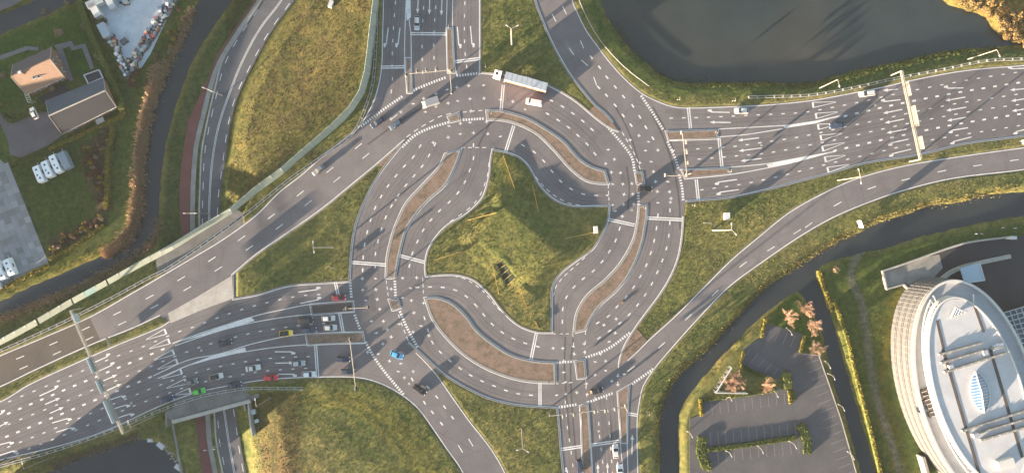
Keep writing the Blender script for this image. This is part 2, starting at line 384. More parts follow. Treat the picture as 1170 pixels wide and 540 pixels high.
# water is cut into whatever stands around it
wat = {}
ZR = ZL-1.9
DIP = [(340,-60),(300,-10),(270,32),(250,62),(236,95),(224,120),(214,142),(208,170),(203,205),(202,240),(205,280),(212,360),(222,476),(225,505),(231,545),(240,610),(298,610),(286,541),(280,514),(273,466),(262,400),(256,330),(255,235),(259,200),(264,165),(268,143),(278,111),(295,74),(315,38),(341,2),(382,-60)]
Zt = np.where(dH > .2, np.minimum(Zt, np.maximum(ZR-.12, ZR-.12-sdf(X, Y, [wl(DIP, ZR)])*.48)), Zt)
for k, L, z, slope in (('p', POND, -1.0, .5), ('c', CANAL_R, -1.0, .55), ('l', CANAL_L, ZW, .5), ('t', CANAL_T, ZW, .5), ('b', POND_L, ZW, .5)):
    d = sdf(X, Y, [wl(spline(L, True, 8, 60), z)]); wat[k] = d
    jit = (fbm(X, Y, 2.2, 9, 3)-.5)*.8
    Zt = np.minimum(Zt, np.maximum(z-(d+jit)*slope, z-1.3))
# levelled ground under built surfaces
for q in ([(876,369),(918,382),(935,406),(948,442),(961,480),(978,540),(996,600),(788,600),(788,478),(803,455),(846,419),(850,398)],[(1008,309),(1085,283),(1150,271),(1260,258),(1260,620),(1090,620),(1018,400),(1060,322),(1034,325),(1012,330)]):
    Zt = np.where(sdf(X, Y, [wl(q)]) > -.6, np.minimum(Zt, -.06), Zt)
# ground cover colours (real colours, broken up by the material)
def sm(v, a, b): q = np.clip((v-a)/(b-a), 0, 1); return q*q*(3-2*q)
n1, n2, n3 = fbm(X, Y, 5, 21), fbm(X, Y, 1.6, 33, 3), fbm(X, Y, 22, 41)
def col(*c): return np.array(c)[None, None, :]*np.ones(X.shape+(1,))
green, olive, ochre, straw, brown = (.058,.073,.026), (.112,.108,.042), (.155,.132,.056), (.25,.19,.085), (.11,.08,.048)
Cv = col(*olive)
def blend(c, m):
    global Cv
    Cv = Cv*(1-m[..., None])+col(*c)*m[..., None]
blend(green, sm(n1*.6+n2*.4, .48, .62)*.75); blend(ochre, sm(n3*.5+n1*.3+n2*.2, .50, .62)*.7)
def zone(pts, z, c, soft=1.2, amt=1.0, jitter=1.5):
    blend(c, sm(sdf(X, Y, [wl(pts, z)])+(n2-.5)*jitter*2, -soft, soft)*amt)
zone([(430,-60),(424,40),(420,80),(400,118),(365,152),(320,190),(268,228),(258,200),(262,165),(278,125),(300,75),(330,25),(360,-60)], 0, ochre, 3, .3, 4)
blend(straw, sm(sdf(X, Y, [wl([(345,20),(318,95),(290,170),(330,150),(360,110),(410,60),(390,20)], 0)])*.05+(n1*.6+n2*.4), .50, .66)*.25*(PX < 430)*(PX > 270)*(PY < 220))
blend(brown, sm(n1*.5+n2*.5, .50, .64)*.45*(PX < 432)*(PX > 268)*(PY < 230)); blend(green, sm(n3, .5, .62)*.35*(PX < 432)*(PX > 268)*(PY < 230)); zone([(300,470),(340,495),(370,510),(420,545),(430,600),(290,600)], 0, straw, 6, .45, 9); zone([(300,500),(325,505),(345,545),(340,600),(300,600)], 0, brown, 4, .6, 8)
zone([(265,-60),(240,37),(210,95),(189,167),(183,260),(180,300),(225,300),(225,135),(247,75),(290,-10),(320,-60)], ZL, (.050,.060,.026), 1, .9)
zone([(-60,-60),(300,-60),(190,100),(170,170),(160,260),(110,300),(0,350),(-60,380)], ZL, (.040,.058,.018), 1, .8)
zone([(0,62),(12,72),(60,50),(92,95),(120,75),(92,15),(88,4),(50,22),(-60,70),(-60,140),(5,125),(25,110)], ZL, (.030,.060,.012), 1, .9)
zone([(14,192),(80,162),(92,180),(117,250),(52,272),(42,270)], ZL, (.040,.052,.016), .6, .95, .3)          # mown lawn with the caravans
zone([(92,168),(130,142),(133,160),(126,200),(126,240),(114,249),(98,196)], ZL, (.060,.042,.030), .8, .9); zone([(52,275),(118,245),(126,252),(58,292),(54,292)], ZL, (.060,.042,.030), .8, .9)
zone([(162,262),(172,250),(150,295),(60,335),(0,362),(-60,392),(-60,345),(0,318),(50,300)], ZL, (.095,.092,.022), 2, .7)
zone([(905,330),(928,352),(947,405),(912,402),(916,383),(877,369)], 0, (.028,.055,.012), 1, .9)
zone([(960,300),(1100,262),(1260,245),(1260,620),(1000,620),(970,420),(940,315)], 0, (.040,.058,.016), 1.5, .85)
zone([(1000,470),(1012,340),(1030,330),(1010,440),(1045,560),(1030,600)], 0, (.085,.072,.018), 2, .8, 3)
zone([(690,-60),(690,0),(712,44),(745,80),(785,97),(876,97),(940,95),(1092,60),(1168,54),(1168,66),(1092,72),(940,107),(834,113),(760,106),(730,95),(700,62),(668,10),(660,-60)], 0, (.045,.066,.022), 1, .8)
zone([(1075,-60),(1077,0),(1101,11),(1126,20),(1141,42),(1168,52),(1260,50),(1260,-60)], -1, (.16,.105,.035), 1, .9)
for k in 'pclt': blend((.12,.095,.035), sm(wat[k]+(n2-.5)*2, -2.6, -.6)*(n1*.9))
for k in 'b': blend((.20,.15,.06), sm(wat[k]+(n2-.5)*1.5, -2.0, -.5)*.7)
for r in RUTS:
    rr = spline(r, False, 6); d = np.full(X.shape, 1e9); P = np.array(wl(rr))
    for a in P: d = np.minimum(d, (X-a[0])**2+(Y-a[1])**2)
    d = np.sqrt(d); blend((.15,.125,.035), np.clip(1-np.abs(d-1.5)/.7, 0, 1)*.6); blend((.055,.056,.022), np.clip(1-d/.8, 0, 1)*.6)
trk = spline([(306,452),(310,480),(311,510),(313,560)], False, 6); d = np.full(X.shape, 1e9)
for a in wl(trk): d = np.minimum(d, (X-a[0])**2+(Y-a[1])**2)
blend((.032,.044,.018), np.clip(1-np.abs(np.sqrt(d)-.9)/.7, 0, 1)*.9)
trk = spline([(1000,272),(982,290),(972,315),(984,345),(990,380),(995,420),(1005,465),(1020,510),(1034,560)], False, 6); d = np.full(X.shape, 1e9)
for a in wl(trk):d = np.minimum(d, (X-a[0])**2+(Y-a[1])**2)
blend((.115,.105,.095), np.clip(1.8-np.sqrt(d)/.9, 0, 1)*.85)
# the dry western bank carries darker, browner grass
wb = sm(dH, .2, 3.0)*((PX > 250)&(PX < 436)&(PY < 232)); Cv = Cv*(1-wb[..., None]*np.array([.30,.34,.34]))
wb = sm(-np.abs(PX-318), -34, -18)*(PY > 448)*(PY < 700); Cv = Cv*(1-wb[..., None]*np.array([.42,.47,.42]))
# the kerb-side edge is worn
blend((.115,.095,.06), np.clip(1+sd_road/1.4, 0, 1)*(sd_road < 0)*.55)
ny, nx = X.shape; idx = np.arange(nx*ny).reshape(ny, nx)
quads = np.stack([idx[:-1, :-1], idx[:-1, 1:], idx[1:, 1:], idx[1:, :-1]], -1).reshape(-1, 4)
def np_mesh(name, V, F, mat_, cols=None, smooth=False):
    m = bpy.data.meshes.new(name); k = F.shape[1]
    m.vertices.add(len(V)); m.vertices.foreach_set('co', np.ascontiguousarray(V, dtype=np.float32).ravel())
    m.loops.add(F.size); m.loops.foreach_set('vertex_index', np.ascontiguousarray(F, dtype=np.int32).ravel())
    m.polygons.add(len(F)); m.polygons.foreach_set('loop_start', np.arange(0, F.size, k, dtype=np.int32)); m.polygons.foreach_set('loop_total', np.full(len(F), k, dtype=np.int32))
    if smooth: m.polygons.foreach_set('use_smooth', np.ones(len(F), bool))
    m.update(); m.validate()
    if cols is not None:
        a = m.color_attributes.new('cover', 'FLOAT_COLOR', 'POINT'); a.data.foreach_set('color', np.concatenate([cols, np.ones((len(cols), 1))], 1).astype(np.float32).ravel())
    m.materials.append(mat_); return m
def ground_mat():
    m, t, b = newmat('ground_cover'); a = t.nodes.new('ShaderNodeAttribute'); a.attribute_name = 'cover'
    n1 = noise(t, .75, 6, .7); n2 = noise(t, .22, 4, .6); n3 = noise(t, 3.2, 4, .75)
    c = mix(t, a.outputs['Color'], ramp(t, n1, [(.30, (.45,.55,.5)), (.5, (1, 1, 1)), (.70, (1.65,1.46,1.35))]), 1.0, 'MULTIPLY')
    c = mix(t, c, ramp(t, n2, [(.3, (.72,.82,.8)), (.7, (1.25,1.16,1.1))]), 1.0, 'MULTIPLY')
    c = mix(t, c, ramp(t, n3, [(.3, (.75,.75,.75)), (.7, (1.22,1.2,1.1))]), 1.0, 'MULTIPLY')
    lk(t, c, b.inputs['Base Color']); b.inputs['Roughness'].default_value = 1; b.inputs['Specular IOR Level'].default_value = .1
    bump(t, b, n1, .30, .07); return m
M['ground'] = ground_mat()
gnd = obj('ground', np_mesh('ground', np.stack([X, Y, Zt], -1).reshape(-1, 3), quads, M['ground'], Cv.reshape(-1, 3)*np.array([1.12, 1.2, 1.1]), True)); gnd['kind'] = 'structure'
def gi(x, y, A):
    """sample a grid array at world points"""
    x = np.asarray(x, float); y = np.asarray(y, float)
    i = np.clip(np.searchsorted(gx, x)-1, 0, nx-2); j = np.clip(np.searchsorted(gy, y)-1, 0, ny-2)
    u = (x-gx[i])/(gx[i+1]-gx[i]); v = (y-gy[j])/(gy[j+1]-gy[j])
    return A[j, i]*(1-u)*(1-v)+A[j, i+1]*u*(1-v)+A[j+1, i]*(1-u)*v+A[j+1, i+1]*u*v
def gz(x, y): return float(gi(x, y, Zt))
def G(px, py, low=False):
    """ground point under a photo pixel"""
    z = ZL if low else 0.0
    for _ in range(5): v = W(px, py, z); z = gz(v.x, v.y)
    return W(px, py, z)
for nm, L, z, mt in (('pond_water', POND, -1.0, 'pond'), ('canal_water', CANAL_R, -1.0, 'canal'), ('canal_water', CANAL_L, ZW, 'canal'), ('canal_water', CANAL_T, ZW, 'canal'), ('pond_water', POND_L, ZW, 'canal')):
    l = wl(spline(L, True, 8, 60), z); l = offset(l, -1.0 if area(l) > 0 else 1.0, True)
    struct(nm, sheet_mb([l], z), M[mt])
# ------------------------------------------------------------------ roads
M['deck'] = mat('stained_deck_concrete', (.13, .13, .125), .9, .3, .25, 0, .1)
road = struct('road', sheet_mb([wl(outer_s), wl(g0_s), wl(g2_s)], 0.0), M['asphalt'])
struct('old_road_surface', sheet_mb([wl([(-60,433),(0,406),(50,385),(102,362),(116,390),(103,394),(43,421),(0,441.5),(-60,465)])], .004), M['asphalt_old'], road)
struct('newer_road_surface', sheet_mb([wl([(1047,90.6),(1101,80.4),(1168,74.4),(1240,68),(1240,144),(1168,155.6),(1101,164.6),(1072,171.5)])], .0007), asphalt('newer_asphalt', (.118, .112, .118)), road)
struct('paved_gore', sheet_mb([wl([(192,357.5),(225,339),(265,314.5),(267,340.5),(230,354),(195,369)])], .07), M['concrete'])
# viaduct over the lower road: deck, edge beams and abutments
deck = MB(); deck.prism(wl([(178,296),(267,238),(286,247),(292,400),(296,453),(285,459),(198.5,481),(190,476),(186,380)]), -.75, -.03, True); dk = struct('viaduct_deck', deck, M['deck'])
eb = MB(); eb.curb(wl([(197,481.5),(240,470),(286,457.5)]), 1.1, -1.0, .42); struct('edge_beam', eb, M['concrete'], dk)
eb = MB(); eb.curb(wl([(182,292),(222,267),(262,240)]), .6, -1.0, .3); struct('edge_beam', eb, M['concrete'], dk)
ab = MB(); ab.curb(wl([(192,300),(193,400),(196,484)], ZL), .5, ZL-2.8, -.76); struct('abutment_wall', ab, M['concrete_dk'], dk)
ab = MB(); ab.curb(wl([(262,250),(272,400),(285,466)], ZL), .5, ZL-2.8, -.76); struct('abutment_wall', ab, M['concrete_dk'], dk)
ab = MB(); ab.curb(wl([(198.5,484),(204,514),(209,545)], ZL), .35, ZL-2.8, ZL+.9); struct('retaining_wall', ab, M['concrete_dk'])
ab = MB(); ab.curb(wl([(285,459),(288,486),(290,497)], -2), .35, ZL-.5, -.6); struct('retaining_wall', ab, M['concrete'])
LR_L = [(330,-60),(294,8),(272,40),(255,72),(246,105),(239,135),(232,172),(230,210),(229,252),(232,330),(238,420),(246,470),(248.5,503),(256,541),(266,600)]
LR_R = [(378,-60),(337,0),(310,37),(290,73),(272,110),(263,143),(259,170),(255,200),(251,235),(252,330),(260,420),(269,466),(276,514),(281,541),(292,600)]
LR_C = [(358,-60),(322,0),(297,33),(277,70),(262,107),(250,143),(243,180),(240,215),(239,247),(241,330),(248,420),(256,468),(261.5,505),(268,541),(278,600)]
CP_L = [(312,-60),(279,2),(250,45),(232,77),(222,105),(216,132),(210,167),(206,200),(205,235),(208,270),(212,330),(218,420),(223.5,475),(226,503),(231,541),(240,600)]
CP_R = [(328,-60),(293,0),(265,42),(247,72),(237,100),(229,132),(221,167),(217.5,210),(217,270),(220,330),(227,420),(234,472),(236,503),(243,541),(252,600)]
def band(name, A, B, z, mt, parent=None):
    a, b = spline(A, False, 8), spline(B, False, 8); return struct(name, sheet_mb([wl(a, z)+wl(b, z)[::-1]], z), M[mt], parent)
low_road = band('lower_road', LR_L, LR_R, ZR, 'asphalt_low'); cyc = band('cycle_path', CP_L, CP_R, ZR+.02, 'cycle')
k_ = MB(); k_.curb(wl(offset(spline(CP_R, False, 8), -3.4), ZR), 1.5, ZR-.4, ZR+.16); struct('kerb_strip', k_, M['concrete_dk'])
k_ = MB(); k_.curb(wl(offset(spline(LR_L, False, 8), 1.3), ZR), .5, ZR-.4, ZR+.10); struct('kerb_strip', k_, M['concrete'])
def G_line(name, line, z, w, parent, mt='paint', closed=False):
    l = wl(line, z); m = MB(); m.strip(offset(l, w/2, closed), offset(l, -w/2, closed), z, closed); return struct(name, m, M[mt], parent)
for d_ in (-.7, .7): G_line('centre_line', offset(spline(LR_C, False, 8), d_), ZR+.006, .16, low_road)
def dash_mb(centers, L, Wd, z, m=None):
    m = m or MB(); C = [np.array(c, float) for c in centers]; n = len(C)
    for i in range(n):
        t = C[min(i+1, n-1)]-C[max(i-1, 0)]; l = np.linalg.norm(t); t = t/l if l else np.array([1, 0]); s_ = np.array([-t[1], t[0]])
        m.quad(*[W(*(C[i]+t*a*L/2+s_*b*Wd/2), z) for a, b in ((-1, -1), (-1, 1), (1, 1), (1, -1))][::1])
    return m
def dline(name, pts, period, L, Wd, z=.008, parent=None, start=0.0):
    return struct(name, dash_mb([p for p, _ in resample(spline(pts, False, 5), period, start)], L, Wd, z), M['paint'], parent or road)
for k in (LR_L, LR_R): dline('edge_dashes', offset(spline(k, False, 8), 2.4 if k is LR_R else -2.2), 21, 9, .75, ZR+.006, low_road)
# kerbs and white edge lines round every piece of grass that meets the asphalt
def edge(name, pts, side, open_=True, lw=.24, kerb=True):
    l = wl(spline(pts, not open_, 5)); 
    if kerb:
        m = MB(); m.curb(offset(l, -side*.10, not open_), .22, -.1, .12, not open_); struct('kerb', m, M['kerb'])
    c = offset(l, side*.32, not open_); m = MB(); m.strip(offset(c, lw/2, not open_), offset(c, -lw/2, not open_), .008, not open_); struct('edge_line', m, M['paint'], road)
for L, k in ((A_UP, 0), (G1_B[2:], 1), (G1_R, 1), (SLIP_R, 0), (G4_T, 1), (G4_L, 1), (G4_R, 0), (SLIP2, 0), (G3_B, 1), (G3_R, 0), (LOW_E, 0), (B_UP, 0), (A_LO, 0), (G1_B[:3], 1)):
    edge('e', L, -1 if area([W2(p) for p in OUTER]) < 0 else 1, True, .24, bool(k))
for L in (g0_s, g2_s): edge('e', [p for p in (G0 if L is g0_s else G2)], 1 if area(wl(L)) < 0 else -1, False)
# tips of grass wedges are brick-paved
for q in ([(466,391.5),(476,402),(488,414),(500,427),(507,426.5),(498,420),(485,408),(474,398)], [(707.5,416),(711,403),(718,389),(728,376),(739,388),(727,401),(716,411)], [(433,187),(463,160),(452,174),(438,192)], [(707,150),(697,146),(684,137),(672,127),(680,121),(690,129),(700,140)]):
    l = wl(q); m = MB(); m.prism(l, -.2, .10); struct('gore_paving', m, M['brick'])
# traffic islands: brick paving inside a kerb
def island(pts, mt='brick', ew=.34):
    s_ = spline(pts, True, 5); l = wl(s_); sg = 1 if area(l) < 0 else -1
    m = MB(); m.curb(offset(l, -sg*ew/2, True), ew, -.05, .14, True); r = struct('traffic_island', m, M['kerb'])
    struct('island_paving', sheet_mb([offset(l, -sg*(ew-.02), True)], .115), M[mt], r)
    c = offset(l, sg*.3, True); m = MB(); m.strip(offset(c, .1, True), offset(c, -.1, True), .008, True); struct('edge_line', m, M['paint'], road)
for q in (B1, B2, B3, B4): island(q, 'brick', .5)
for k, q in SMALL.items(): island(q, 'brick' if k not in ('M3',) else 'asphalt_old', .25)
# ------------------------------------------------------------------ painted markings
def cs(name, C, L, Wd): return struct(name, dash_mb(C, L, Wd, .009), M['paint'], road)
for C in ([(450,134),(409.5,167),(377,194),(343,221),(310,247),(276,272),(242,296),(207,318),(171,339),(134,357.5),(98,375),(61,392),(23,408),(-15,424)],
          [(418,178),(385,205),(352,232),(319,259),(285,283),(249.5,307),(214,329.5),(176.5,350),(139.5,369),(102,386.5),(65,403),(27,419.5),(-11,435)]): cs('lane_dashes', C, 10, .9)
# right-hand slip road, top slip road, lower slip road
for C in ([(924,257),(957,233),(996,214.5),(1035,205),(1076,195.5),(1117,189),(1159,183),(1200,178)], [(911,264.5),(881,284),(849,302),(817,334.5),(786.5,362),(756,394),(721,421)],
          [(634,-12),(645,12),(665,51),(680,93)], [(618,-10),(633,20.5),(653,59),(668,72)], [(500,-1)], [(538,505),(562,545)], [(526,512),(548,548)]): cs('lane_dashes', C, 10, .9)
for C in ([(675.5,65.5),(685,77),(693.5,88.5),(703,99.5),(712.5,110.5)], [(684,100),(693,109),(703,120.5),(712,132),(721,143)], [(694,88),(703,99)][:0] or [(723,121),(731,133.5),(738,145.5),(746,158)]): cs('lane_dashes', C, 4.5, 1.6)
for C in ([(471,433),(485,459.5),(494,470.5),(504.5,483.5)], [(489,442),(499,453),(508,464.5),(517,476.5)]): cs('lane_dashes', C, 4.5, 1.5)
LN = {
 'l1': ([(-30,476),(18,455),(57,439),(95,423),(130,408),(165,395),(203,379),(219,374),(248,363),(279,352.5),(311,344),(341,338),(368,336)], 15.0, 3.6, 1.1),
 'l2': ([(-40,493),(11.7,471),(50,455),(88,439),(127,423),(165,407.5),(190,397)], 13.6, 4.2, 1.9),
 'l3': ([(-30,501),(17.5,481),(42.5,471),(80,456),(100,447.5),(130,435.5),(165,421),(212.5,402),(242,392),(286,380.5),(317,375),(347,371),(372,369)], 14.6, 3.6, 1.1),
 'l4': ([(-30,513),(21.7,492.5),(60,476.7),(98,461),(110,456),(149,440),(175,429)], 13.6, 4.2, 1.9),
 'l5': ([(-30,526),(27,503),(65,488),(115,467),(154,451),(185,438.5),(207,431),(235,422),(263,416),(292,411),(321,408),(354,407)], 14.4, 3.6, 1.1),
 'l6': ([(-20,534),(31,513),(69,498),(120,477),(160,460.5),(200,446),(224,438),(252,432),(280,427),(308,423),(337,421),(356,420)], 14.4, 3.6, 1.1),
 'ra': ([(966,132.5),(1011.7,122),(1047,114.7),(1089,106.7),(1116.7,102),(1168,94),(1220,87)], 13.4, 4.2, 1.9),
 'r1': ([(767,135),(810,134),(852,132),(894,130),(916,128.7),(942,124.5),(982,116.7),(1021,108),(1071,98),(1115,90),(1168,82),(1220,76)], 14.2, 3.8, 1.1),
 'r3': ([(769,172),(812.5,169),(841,167),(869.5,163),(898,159),(926,154),(967.5,144.7),(1008.7,136),(1050,126.7),(1091,118.7),(1128,113),(1168,107),(1220,100)], 14.2, 3.8, 1.1),
 'r4': ([(799,181.7),(842.5,178),(871,175.5),(899.5,171),(928,165),(956,159.5),(997,150),(1038,141),(1079,133),(1120.5,125.5),(1168,119),(1220,112)], 14.2, 3.8, 1.1),
 'r5': ([(954,172),(993.7,163),(1034.7,153.8),(1081.7,144),(1122.5,137),(1168,130),(1220,123)], 13.4, 4.2, 1.9),
 'r6': ([(802,216.7),(844,211),(872,205.5),(900,199),(927.5,192),(955,185),(982.5,178.7),(1023,169),(1058,161),(1098,154),(1138,148),(1168,143),(1220,136)], 14.2, 3.8, 1.1),
 't1': ([(456,-40),(451,13),(449,42),(448,71),(448,100),(443,118)], 14.5, 4.2, 1.0), 't2': ([(486,-20),(484,8),(482.5,37),(482.5,75),(484,96)], 14.7, 4, 1.0),
 't3': ([(500,-20),(498,7),(496,36),(496,69),(499,92)], 14.4, 4, 1.0), 't4': ([(533,-25),(531,7),(530.6,36),(531.5,62),(534,82)], 14.5, 4, 1.0),
 'b1': ([(646,459),(648,486),(651,505),(656,545),(658,590)], 14.5, 4, 1.0), 'b2': ([(680,455),(683,470),(685,497),(688.5,526),(692,580)], 14.5, 4, 1.0), 'b3': ([(693,454),(696,483),(697,497),(699,526),(702,580)], 14.5, 4, 1.0),
 'a': ([(480,167),(471,181),(460,191.7),(451,202.5),(442,214),(434.5,226),(427,241),(422,256),(418,271.7),(415.5,287),(414.5,304),(414,318)], 14.6, 4.4, 1.3),
 'b': ([(497,165),(491,176),(483.7,188),(474.7,199),(465,210),(456,221.7),(448,234),(441,247.5),(436,261),(432,275),(429,289.5),(428.7,307.5),(429,318)], 14.4, 4.4, 1.3),
 'c': ([(541,166),(541,181),(537,193.7),(531,208),(523,220.5),(513,231),(501.7,241),(492.5,251),(484,262),(477.5,274.7),(471.7,287.5),(468,301),(467,316)], 14.6, 4.4, 1.3),
 'f1': ([(597.5,166),(609.5,173),(619.5,182),(628.7,193),(637.5,204),(649.7,214),(663.7,221),(679,223),(695,223)], 15, 4.4, 1.3),
 'f2': ([(630,115),(643,122),(655,130),(666.7,139),(677.5,149),(685,156)], 14.3, 4.4, 1.3), 'f3': ([(625.5,130),(638,137.5),(649.5,145.5),(660.5,155),(668,162),(675.5,169.5),(683,181)], 14.3, 4.4, 1.3),
 'g1': ([(476.7,328),(491.7,327.5),(506,328),(518.7,330.5),(531,337),(541,345.5),(550,356),(559.7,367.5),(571,377.5),(583,385),(597.5,391),(616,396)], 14.6, 4.4, 1.3),
 'g2': ([(485,363),(495,393),(506.7,405),(516.7,414),(528,422),(540,429.7),(553,436),(566,441),(579,446),(593,449.5),(607.5,451),(621,451.7)], 14.6, 4.4, 1.3),
 'h1': ([(751.7,246),(750,261),(747,276.7),(743,290.5),(738,304),(730.5,317.5),(722.5,330),(713,341.7),(703,352),(693,363),(682,369)], 14.6, 4.4, 1.3),
 'h2': ([(765.5,240),(765,262),(762,281.7),(757.5,295.5),(752,308.7),(746,321.7),(739,334),(731,345),(721.7,356),(711.7,366),(703.7,372.5),(693,380),(682,387.5)], 14.6, 4.4, 1.3),
 'h3': ([(708,261),(703,275.5),(695,289),(686,301),(676,311),(664,320),(654.5,329),(646.7,340),(643,353),(642.5,367.5),(643,381)], 14.4, 4.4, 1.3),
 'k1': ([(466.7,155),(478,147),(491,139.5),(503,133),(514,130)], 10.5, 5.5, .9), 'k2': ([(531,128),(545,126.5),(556,126)], 9, 4.5, .9),
 'k3': ([(712,153),(719,165),(726,178),(731,192)], 8.5, 4.5, .9), 'k4': ([(453,353),(459,370),(466,388)], 9, 4.5, .9),
 'e1': ([(558.5,188),(557,200),(550,220),(542,232.5),(530,242.5),(516,252)], 11.5, 5, .8), 'e2': ([(608,196),(616,207),(625,216.5),(636,225),(650,232),(664,234.5)], 9.5, 5, .8),
 'e3': ([(673,289),(664,298),(653,307.5),(642.5,317.5),(637,324),(633.5,331),(632,340)], 9, 4.5, .8), 'e4': ([(521,315.5),(531.7,318.5),(541.7,324.5),(550,330.5),(559,340),(568,351),(578,360)], 9, 4.5, .8),
 'i1': ([(441.5,322),(444,341)], 7, 4, .8), 'i2': ([(483,319),(484,338)], 7, 4, .8), 'i3': ([(695,213),(696,234)], 7, 4, .8), 'i4': ([(634,381),(655,381)], 7, 4, .8), 'i5': ([(529,168.5),(558,168.5)], 8, 4.5, .8),
 'i6': ([(669,380),(668.5,410)], 11, 4, .9), 'i7': ([(654.5,382),(656.5,411)], 11, 4, .9), 'i8': ([(706.5,418),(705.5,446)], 10, 4, .9), 'i9': ([(669,433),(671,460)], 9, 4, .9), 'i10': ([(636,438),(659,436)], 8, 4, .8),
}
for k, (p, per, L, w_) in LN.items(): dline('lane_dashes', p, per, L, w_)
DOT = [[(413,144),(437,126),(460,110)], [(473,103),(492,95),(511,88)], [(522.5,86.7),(548,83.7)], [(460,167.5),(475,154),(492,146),(512,140)], [(529.7,137),(553,135.5)],
 [(694,145),(709,162),(722,180),(725,196)], [(733,110),(745,128),(757,147)], [(763,162.5),(772,182),(775,193)], [(776,200),(779.5,215),(780.5,229)], [(670,408),(695,398),(720,379.5)], [(636.7,414),(656.7,412.5)],
 [(639,464.7),(658,461.7)], [(672.5,459),(702,448)], [(722.5,438),(748,420)], [(400,320),(401.5,340)], [(405.5,360),(411.7,376.7)], [(418,391),(427,407),(440,425),(461,450)], [(451,318),(452,341)], [(456,353),(464,372),(478,398)], [(729,211),(729.5,235)]]
for p in DOT: dline('give_way_blocks', p, 3.15, 1.75, 2.9)
STOP = [((402,299.5),(441,302.5)), ((455,291.5),(485.5,299.5)), ((575,97),(572.5,127)), ((587,143.5),(577.5,174)), ((694.5,250.5),(725,257)), ((738,248.8),(780,251)), ((613,379.5),(606.5,411)), ((617,437),(617,464)),
 ((640.5,513),(664,509.5)), ((675,508),(710,503)), ((717,472),(729,474)), ((435,77),(462,76.5)), ((469.5,38.7),(510.5,39)), ((520,70.7),(549,67)), ((786.5,123),(789,147)), ((821.5,158),(825,191.5)), ((795.5,205),(798,229)), ((383,322),(388,343)), ((388,357),(392,379)), ((360.5,393),(363,431))]
for a, b in STOP:
    m = MB(); d = Vector((b[0]-a[0], b[1]-a[1])).normalized(); n_ = Vector((-d.y, d.x))
    for o_ in (-1.15, 1.15):
        p = [(q[0]+n_.x*(o_+s_), q[1]+n_.y*(o_+s_)) for q in (a, b) for s_ in (-.62, .62)]; m.quad(*[W(*p[i], .010) for i in (0, 1, 3, 2)])
    struct('stop_line', m, M['paint'], road)
# solid lines beside the medians, and filled hatch wedges
def solid(p, w=.9): G_line('solid_line', spline(p, False, 5), .009, w*S, road)
for p in ([(197,392),(230,380),(292,360.5),(330,352),(354,347.5),(403,343.5)], [(200,394.5),(250,378),(292,367.5),(342,360),(404,355.8)], [(-40,458)][:0] or [(175,429),(215,411),(250,404),(292,391.5),(342,382),(414,378.8)], [(180,432),(230,412),(292,399.5),(342,394),(417,391.5)],
          [(820,147.5),(876,144.5),(915,141.5),(960,133)], [(765,160.5),(805,157.5),(850,154),(895,147)], [(776,194),(833,191),(876,187),(915,180),(955,173)], [(783,204.5),(833,199.5),(876,192),(905,186)],
          [(470,-30),(467.5,22),(469.5,40),(470,106)], [(466,-30),(463,24),(462,77)], [(512,-30),(510.5,10),(510,39),(511,84)], [(518.5,-30),(517,20),(519,70),(522,86)], [(463,110),(470,106)][:0] or [(462,77),(463.5,90),(465,106)],
          [(665,463),(663.5,490),(665,530),(667,600)], [(672,461),(674,500),(677,540),(680,600)], [(709,450),(708.5,500),(712,540),(715,600)], [(718,440),(716.5,480),(717,520),(719,600)]): solid(p)
def wedge(*q): struct('hatch_fill', sheet_mb([wl(q)], .007), M['paint'], road)
wedge((205,390),(250,374),(287,362),(291,366),(250,378.5)); wedge((203,421),(240,407),(280,396.5),(281,401),(240,410.5)); wedge((463.7,0),(469,-3),(469.5,20),(464.5,24)); wedge((895,143.5),(932,138),(965,130.5),(932,141),(896,146.5)); wedge((876,188),(915,180),(952,173.5),(915,184),(878,191.5))
# long tapering marks across each approach lane
for bars, apx in (([(189,378.5),(193,389.5),(198,402),(202,412.5),(207,424),(212,435.5),(217,446)], [(167,387.5),(170.5,398),(176,411),(180,421.5),(185,432),(190,443),(200,450.5)]),
                  ([(929,120),(932.5,132.5),(935,145),(938,157.5),(940,169.7),(943,182),(946,194)], [(955,116.7),(957,128),(960,141),(962,152.5),(965,163),(966,177.5),(970,188)])):
    for b_, a_ in zip(bars, apx):
        m = MB(); d = Vector((a_[0]-b_[0], a_[1]-b_[1])).normalized(); n_ = Vector((-d.y, d.x)); B_ = Vector(b_); A_ = Vector(a_)
        m.quad(*[W(*(B_+d*i+n_*j), .010) for i, j in ((-1.1, -3.2), (-1.1, 3.2), (1.1, 3.2), (1.1, -3.2))])
        for s_ in (-1, 1):
            p, q = B_+d*1.1+n_*2.9*s_, A_+n_*.35*s_; m.quad(*[W(*v, .010) for v in (p-n_*.4, p+n_*.4, q+n_*.25, q-n_*.25)])
        struct('lane_taper_mark', m, M['paint'], road)
# arrows: tail, head, kind (s straight, l left, r right)
def arrow(tail, head, kind='s'):
    T, H_ = Vector(tail), Vector(head); d = (H_-T); L = d.length; d.normalize(); n_ = Vector((d.y, -d.x))      # n_: left of travel on the photo (y down)
    m = MB(); q = lambda *pp: m.quad(*[W(*(T+d*a+n_*b), .010) for a, b in pp])
    sd_ = {'l': 1, 'r': -1, 's': 0}[kind]
    if kind == 's':
        q((0, -.55), (0, .55), (L-5, .55), (L-5, -.55)); q((L-5.5, -1.9), (L-5.5, 1.9), (L, 0))
    else:
        q((0, -.55), (0, .55), (L-4, .55), (L-4, -.55)); q((L-4, -.5*sd_), (L-4, .5*sd_), (L-2, 1.5*sd_), (L-1.1, .5*sd_)); q((L-5, 1.0*sd_), (L+.2, 1.4*sd_-.9*sd_), (L+.6, 2.4*sd_), (L-3.5, 3.3*sd_))
    struct('lane_arrow', m, M['paint'], road)
